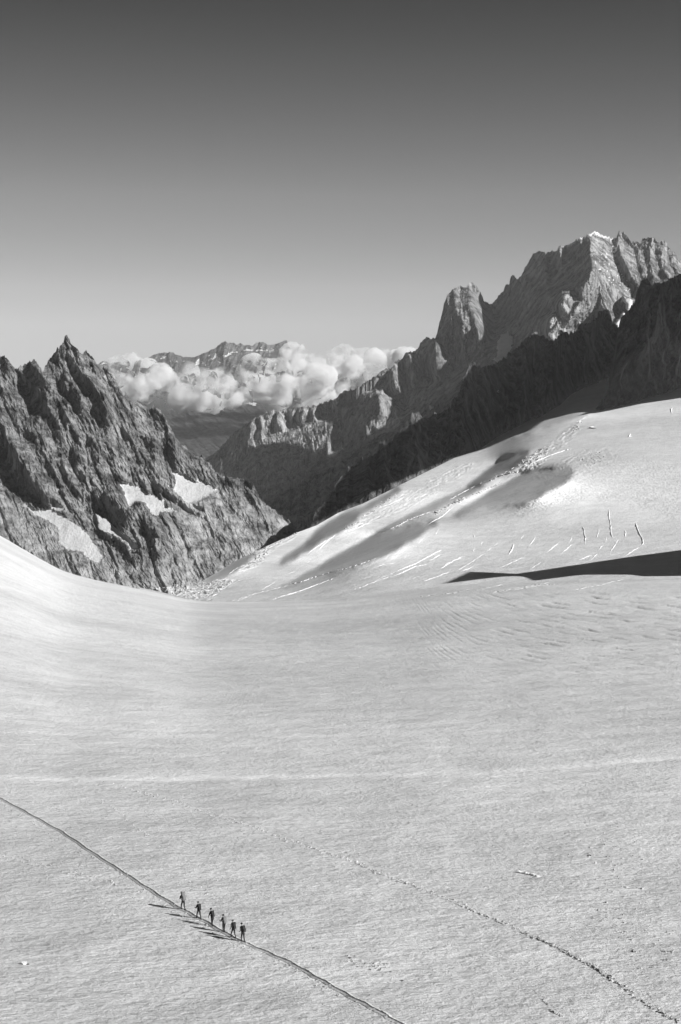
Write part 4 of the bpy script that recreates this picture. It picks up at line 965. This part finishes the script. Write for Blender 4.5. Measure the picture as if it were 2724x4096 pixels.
def person(pose, loc, heading, scale, top, legs, label, hatmat):
    """pose: dict of joints, x forward, y left, z up, metres"""
    J = dict(pose); names = list(J); 
    E = [('pelvis', 'spine'), ('spine', 'chest'), ('chest', 'neck'), ('neck', 'head0'), ('head0', 'head1'), ('head1', 'head2'), ('head1', 'nose')]
    for s in 'LR':
        E += [('pelvis', 'hip' + s), ('hip' + s, 'knee' + s), ('knee' + s, 'calf' + s), ('calf' + s, 'ankle' + s), ('ankle' + s, 'heel' + s), ('ankle' + s, 'toe' + s),
              ('chest', 'sh' + s), ('sh' + s, 'elb' + s), ('elb' + s, 'wri' + s), ('wri' + s, 'palm' + s)]
    R = dict(pelvis=.150, spine=.135, chest=.155, neck=.062, head0=.075, head1=.098, head2=.075, nose=.018)
    for s in 'LR':
        R.update({'hip' + s: .098, 'knee' + s: .066, 'calf' + s: .062, 'ankle' + s: .045, 'heel' + s: .042, 'toe' + s: .038, 'sh' + s: .078, 'elb' + s: .050, 'wri' + s: .034, 'palm' + s: .034})
        k, h, a, e, w = (Vector(J[n + s]) for n in ('knee', 'hip', 'ankle', 'elb', 'wri'))
        J['calf' + s] = tuple(k.lerp(a, .3)); 
        hd = (w - e).normalized(); palm = w + hd * .07; J['palm' + s] = tuple(palm)
        side = hd.cross(Vector((0, 0, 1))); side = side.normalized() if side.length > .1 else Vector((0, 1, 0)); curl = hd.cross(side).normalized()
        if curl.z > 0: curl = -curl
        for fi in range(4):
            base = palm + side * (fi - 1.5) * .021; ln = (.040, .046, .043, .034)[fi]
            f1 = base + hd * ln; f2 = f1 + (hd * .3 + curl * .9) * ln * .7
            J['fa%d' % fi + s] = tuple(base + hd * .012); J['fb%d' % fi + s] = tuple(f1); J['fc%d' % fi + s] = tuple(f2)
            E.extend([('palm' + s, 'fa%d' % fi + s), ('fa%d' % fi + s, 'fb%d' % fi + s), ('fb%d' % fi + s, 'fc%d' % fi + s)])
            R['fa%d' % fi + s] = .010; R['fb%d' % fi + s] = .009; R['fc%d' % fi + s] = .008
        t1 = w.lerp(palm, .4) + side * (-.035 if s == 'L' else .035); t2 = t1 + hd * .035 + curl * .01
        J['ta' + s] = tuple(t1); J['tb' + s] = tuple(t2); E.extend([('palm' + s, 'ta' + s), ('ta' + s, 'tb' + s)]); R['ta' + s] = .012; R['tb' + s] = .010
    names = list(J); idx = {n: i for i, n in enumerate(names)}
    me = bpy.data.meshes.new('person'); me.from_pydata([J[n] for n in names], [(idx[a], idx[b]) for a, b in E], [])
    o = bpy.data.objects.new('person', me); scn.collection.objects.link(o)
    o.modifiers.new('s', 'SKIN'); sv = me.skin_vertices[0].data
    for n in names: sv[idx[n]].radius = (R[n], R[n] * (.85 if n in ('pelvis', 'spine', 'chest') else 1)); 
    sv[idx['pelvis']].use_root = True
    sub = o.modifiers.new('u', 'SUBSURF'); sub.levels = 1; sub.render_levels = 1
    dg = bpy.context.evaluated_depsgraph_get(); m2 = bpy.data.meshes.new_from_object(o.evaluated_get(dg)); bpy.data.objects.remove(o)
    m2.name = 'person'; m2.materials.clear()
    for m in (top, legs, M_boot, M_skin): m2.materials.append(m)
    jp = np.array([J[n] for n in names]); 
    def matof(n):
        if n[:4] in ('head', 'nose') or n[:4] == 'palm' or n[:2] in ('fa', 'fb', 'fc', 'ta', 'tb') or n == 'neck': return 3
        if n[:3] in ('hip', 'kne', 'cal'): return 1
        if n[:3] in ('ank', 'hee', 'toe'): return 2
        return 0
    mi = [matof(n) for n in names]
    for p in m2.polygons:
        c = np.array(p.center); j = int(np.argmin(((jp - c) ** 2).sum(1))); p.material_index = mi[j] if not (names[j] == 'pelvis' and c[2] < .93) else 1; p.use_smooth = True
    r = bpy.data.objects.new('person', m2); scn.collection.objects.link(r)
    r.location = loc; r.rotation_euler.z = heading; r.scale = (scale,) * 3
    r['label'] = label; r['category'] = 'person'; r['group'] = 'hikers walking in single file'
    # hat
    bm = bmesh.new(); bmesh.ops.create_uvsphere(bm, u_segments=14, v_segments=9, radius=.112)
    h = Vector(J['head1']).lerp(Vector(J['head2']), .45)
    for v in bm.verts:
        if v.co.z < -.01: v.co.z = -.01 + (v.co.z + .01) * .12; v.co.x *= 1.02
    bmesh.ops.translate(bm, verts=bm.verts, vec=h + Vector((0, 0, .015)))
    hm = bpy.data.meshes.new('hat'); bm.to_mesh(hm); bm.free(); hm.materials.append(hatmat); link('hat', hm, parent=r)
    return r, J
def box_mesh(bm, c, s, bev=.03, taper=1.0):
    q = bmesh.ops.create_cube(bm, size=1.0)['verts']
    for v in q:
        k = taper if v.co.z > 0 else 1
        v.co = Vector((c[0] + v.co.x * s[0] * k, c[1] + v.co.y * s[1] * k, c[2] + v.co.z * s[2]))
    ed = list({e for v in q for e in v.link_edges}); bmesh.ops.bevel(bm, geom=ed, offset=bev, segments=3, profile=.6, affect='EDGES')
def part(name, bm, mat, parent):
    me = bpy.data.meshes.new(name); bm.to_mesh(me); bm.free(); me.materials.append(mat)
    for p in me.polygons: p.use_smooth = True
    return link(name, me, parent=parent)
def tube(bm, a, b, r0, r1, seg=8):
    a, b = Vector(a), Vector(b); d = b - a; q = d.to_track_quat('Z', 'Y')
    m = bmesh.ops.create_cone(bm, cap_ends=True, segments=seg, radius1=r0, radius2=r1, depth=d.length)['verts']
    for v in m: v.co = q @ v.co + (a + b) / 2
def backpack(root, J, size, mat, label):
    e = bpy.data.objects.new('backpack', None); scn.collection.objects.link(e)
    e.location = root.location; e.rotation_euler = root.rotation_euler; e.scale = root.scale
    e['label'] = label; e['category'] = 'backpack'; e['group'] = "hikers' backpacks"
    ch = Vector(J['chest']); pe = Vector(J['pelvis']); ax = (ch - pe).normalized(); lean = math.atan2(ax.x, ax.z)
    dx, dy, dz = size; c = pe.lerp(ch, .68) + Vector((-.12 - dx / 2, 0, dz / 2 - .28))
    def rot(bm):
        bmesh.ops.rotate(bm, verts=bm.verts, cent=pe, matrix=__import__('mathutils').Matrix.Rotation(lean, 3, 'Y'))
    c = Vector((pe.x - .12 - dx / 2, 0, pe.z + .05 + dz / 2))
    bm = bmesh.new(); box_mesh(bm, c, (dx, dy, dz), .07, .88); rot(bm); part('pack_body', bm, mat, e)
    bm = bmesh.new(); box_mesh(bm, c + Vector((.0, 0, dz / 2 + .03)), (dx * .95, dy * .92, .11), .04); rot(bm); part('pack_lid', bm, mat, e)
    bm = bmesh.new(); box_mesh(bm, c + Vector((-dx / 2 - .02, 0, -dz * .15)), (.07, dy * .7, dz * .5), .03); rot(bm); part('front_pocket', bm, mat, e)
    for s in (-1, 1):
        bm = bmesh.new(); pts = [c + Vector((dx / 2, s * .10, dz / 2 - .05)), Vector((pe.x + .02, s * .11, pe.z + .60)), Vector((pe.x + .17, s * .12, pe.z + .45)), Vector((pe.x + .16, s * .15, pe.z + .25)), c + Vector((dx / 2, s * .15, -dz * .35))]
        for a, b in zip(pts[:-1], pts[1:]): tube(bm, a, b, .022, .022, 6)
        rot(bm); part('shoulder_strap', bm, M_dk, e)
    return e
def pole(root, J, side, tip, label):
    e = bpy.data.objects.new('trekking_pole', None); scn.collection.objects.link(e)
    e.location = root.location; e.rotation_euler = root.rotation_euler; e.scale = root.scale
    e['label'] = label; e['category'] = 'trekking pole'; e['group'] = "hikers' trekking poles"
    h = Vector(J['palm' + side]) + Vector((.02, 0, .05)); tip = Vector(tip); d = (tip - h).normalized()
    bm = bmesh.new(); tube(bm, h + d * .08, tip, .009, .006); part('pole_shaft', bm, M_metal, e)
    bm = bmesh.new(); tube(bm, h - d * .02, h + d * .11, .017, .014); part('pole_grip', bm, M_boot, e)
    bm = bmesh.new(); tube(bm, tip - d * .07, tip - d * .055, .045, .03, 10); part('pole_basket', bm, M_boot, e)
def pose(stride=.30, lean=.10, head=.0, armL='down', armR='down', front='L'):
    J = dict(pelvis=(0, 0, .93), spine=(lean * .35, 0, 1.12), chest=(lean, 0, 1.33), neck=(lean * 1.35, 0, 1.48), head0=(lean * 1.5 + .01 + head * .3, 0, 1.56), head1=(lean * 1.6 + .02 + head * .7, 0, 1.63 - head * .2), head2=(lean * 1.6 + .02 + head, 0, 1.71 - head * .5))
    h1 = J['head1']; J['nose'] = (h1[0] + .115, 0, h1[2] - .02)
    for s, sg in (('L', 1), ('R', -1)):
        f = 1 if s == front else -1
        J['hip' + s] = (0, .09 * sg, .87); ax = stride * f
        J['knee' + s] = ((ax * .55 + .07) if f > 0 else (ax * .22 + .02), .10 * sg, .49)
        J['ankle' + s] = (ax, .10 * sg, .085 if f > 0 else .11); J['heel' + s] = (ax - .06, .10 * sg, .042 if f > 0 else .075); J['toe' + s] = (ax + .17, .105 * sg, .038)
        J['sh' + s] = (lean * 1.0, .18 * sg, 1.40)
        k = armL if s == 'L' else armR; c = lean
        if k == 'down': J['elb' + s] = (c - .04, .25 * sg, 1.12); J['wri' + s] = (c + .12, .25 * sg, .90)
        if k == 'fwd': J['elb' + s] = (c + .06, .26 * sg, 1.14); J['wri' + s] = (c + .30, .24 * sg, 1.10)
        if k == 'reach': J['elb' + s] = (c + .14, .22 * sg, 1.13); J['wri' + s] = (c + .26, .22 * sg, .87)
        if k == 'strap': J['elb' + s] = (c + .02, .27 * sg, 1.13); J['wri' + s] = (c + .16, .18 * sg, 1.28)
        if k == 'hip': J['elb' + s] = (c - .12, .30 * sg, 1.13); J['wri' + s] = (c + .08, .22 * sg, 1.00)
    return J
HK = [((733, 3640), (719, 3581)), ((796, 3676), (789, 3624)), ((850, 3706), (841, 3652)), ((896, 3731), (894, 3676)), ((934, 3753), (929, 3694)), ((972, 3769), (964, 3706))]
base = [near_pt(*f) for f, h in HK]
dirs = [(base[0] - base[2])] + [base[i - 1] - base[min(i + 1, 5)] for i in range(1, 6)]
spec = [
 (pose(.26, .16, .05, 'strap', 'strap', 'L'), M_dk, M_dk, M_dk, 1.04, 'hiker at the head of the file, with a large pale pack'),
 (pose(.34, .08, .0, 'fwd', 'fwd', 'L'), M_dk, M_dk, M_dk, 1.0, 'second hiker of the file, arm forward and holding poles'),
 (pose(.28, .14, .10, 'reach', 'reach', 'R'), M_dk, M_dk, M_dk, 1.0, 'third hiker of the file, head bowed and arms hanging in front'),
 (pose(.12, .06, .02, 'fwd', 'fwd', 'R'), M_mid, M_dk, M_dk, 1.0, 'fourth hiker of the file, in a patchy grey top with a forearm raised'),
 (pose(.30, .05, .02, 'down', 'down', 'L'), M_lt, M_dk, M_mid, 1.0, 'fifth hiker of the file, in a pale jacket, mid stride'),
 (pose(.10, .10, .04, 'hip', 'hip', 'L'), M_mid, M_dk, M_dk, 1.02, 'last hiker of the file, elbow bent at the hip'),
]
packs = [((.34, .38, .74), M_pack_gr, 'large pale grey backpack on the leading hiker'), ((.24, .31, .50), M_pack_dk, 'black backpack on the second hiker'), ((.22, .31, .52), M_pack_dk, 'dark backpack on the third hiker with the bowed head'),
         ((.22, .31, .54), M_pack_gr, 'grey backpack on the fourth hiker'), ((.22, .32, .52), M_pack_dk, 'dark backpack on the fifth hiker in the pale jacket'), ((.24, .32, .48), M_pack_dk, 'dark round backpack on the last hiker')]
for i, ((P_, top, leg, hat, sc, lab), p, d) in enumerate(zip(spec, base, dirs)):
    hd = math.atan2(d[1], d[0])
    ground = min(near_z(p[0] + math.cos(hd) * t, p[1] + math.sin(hd) * t) for t in (-.25, 0, .25))
    r, J = person(P_, (p[0], p[1], ground + .005), hd, sc * (HSCALE), top, leg, lab, hat)
    backpack(r, J, *packs[i])
    if i == 1: pole(r, J, 'L', (.42, .30, .0), 'trekking pole in the left hand of the second hiker'); pole(r, J, 'R', (-.15, -.32, .0), 'trekking pole slanting back from the right hand of the second hiker')
    if i == 3: pole(r, J, 'L', (.50, .28, .0), 'trekking pole in the left hand of the fourth hiker')
    if i == 2: pole(r, J, 'R', (-.20, -.30, .0), 'trekking pole slanting back behind the third hiker')
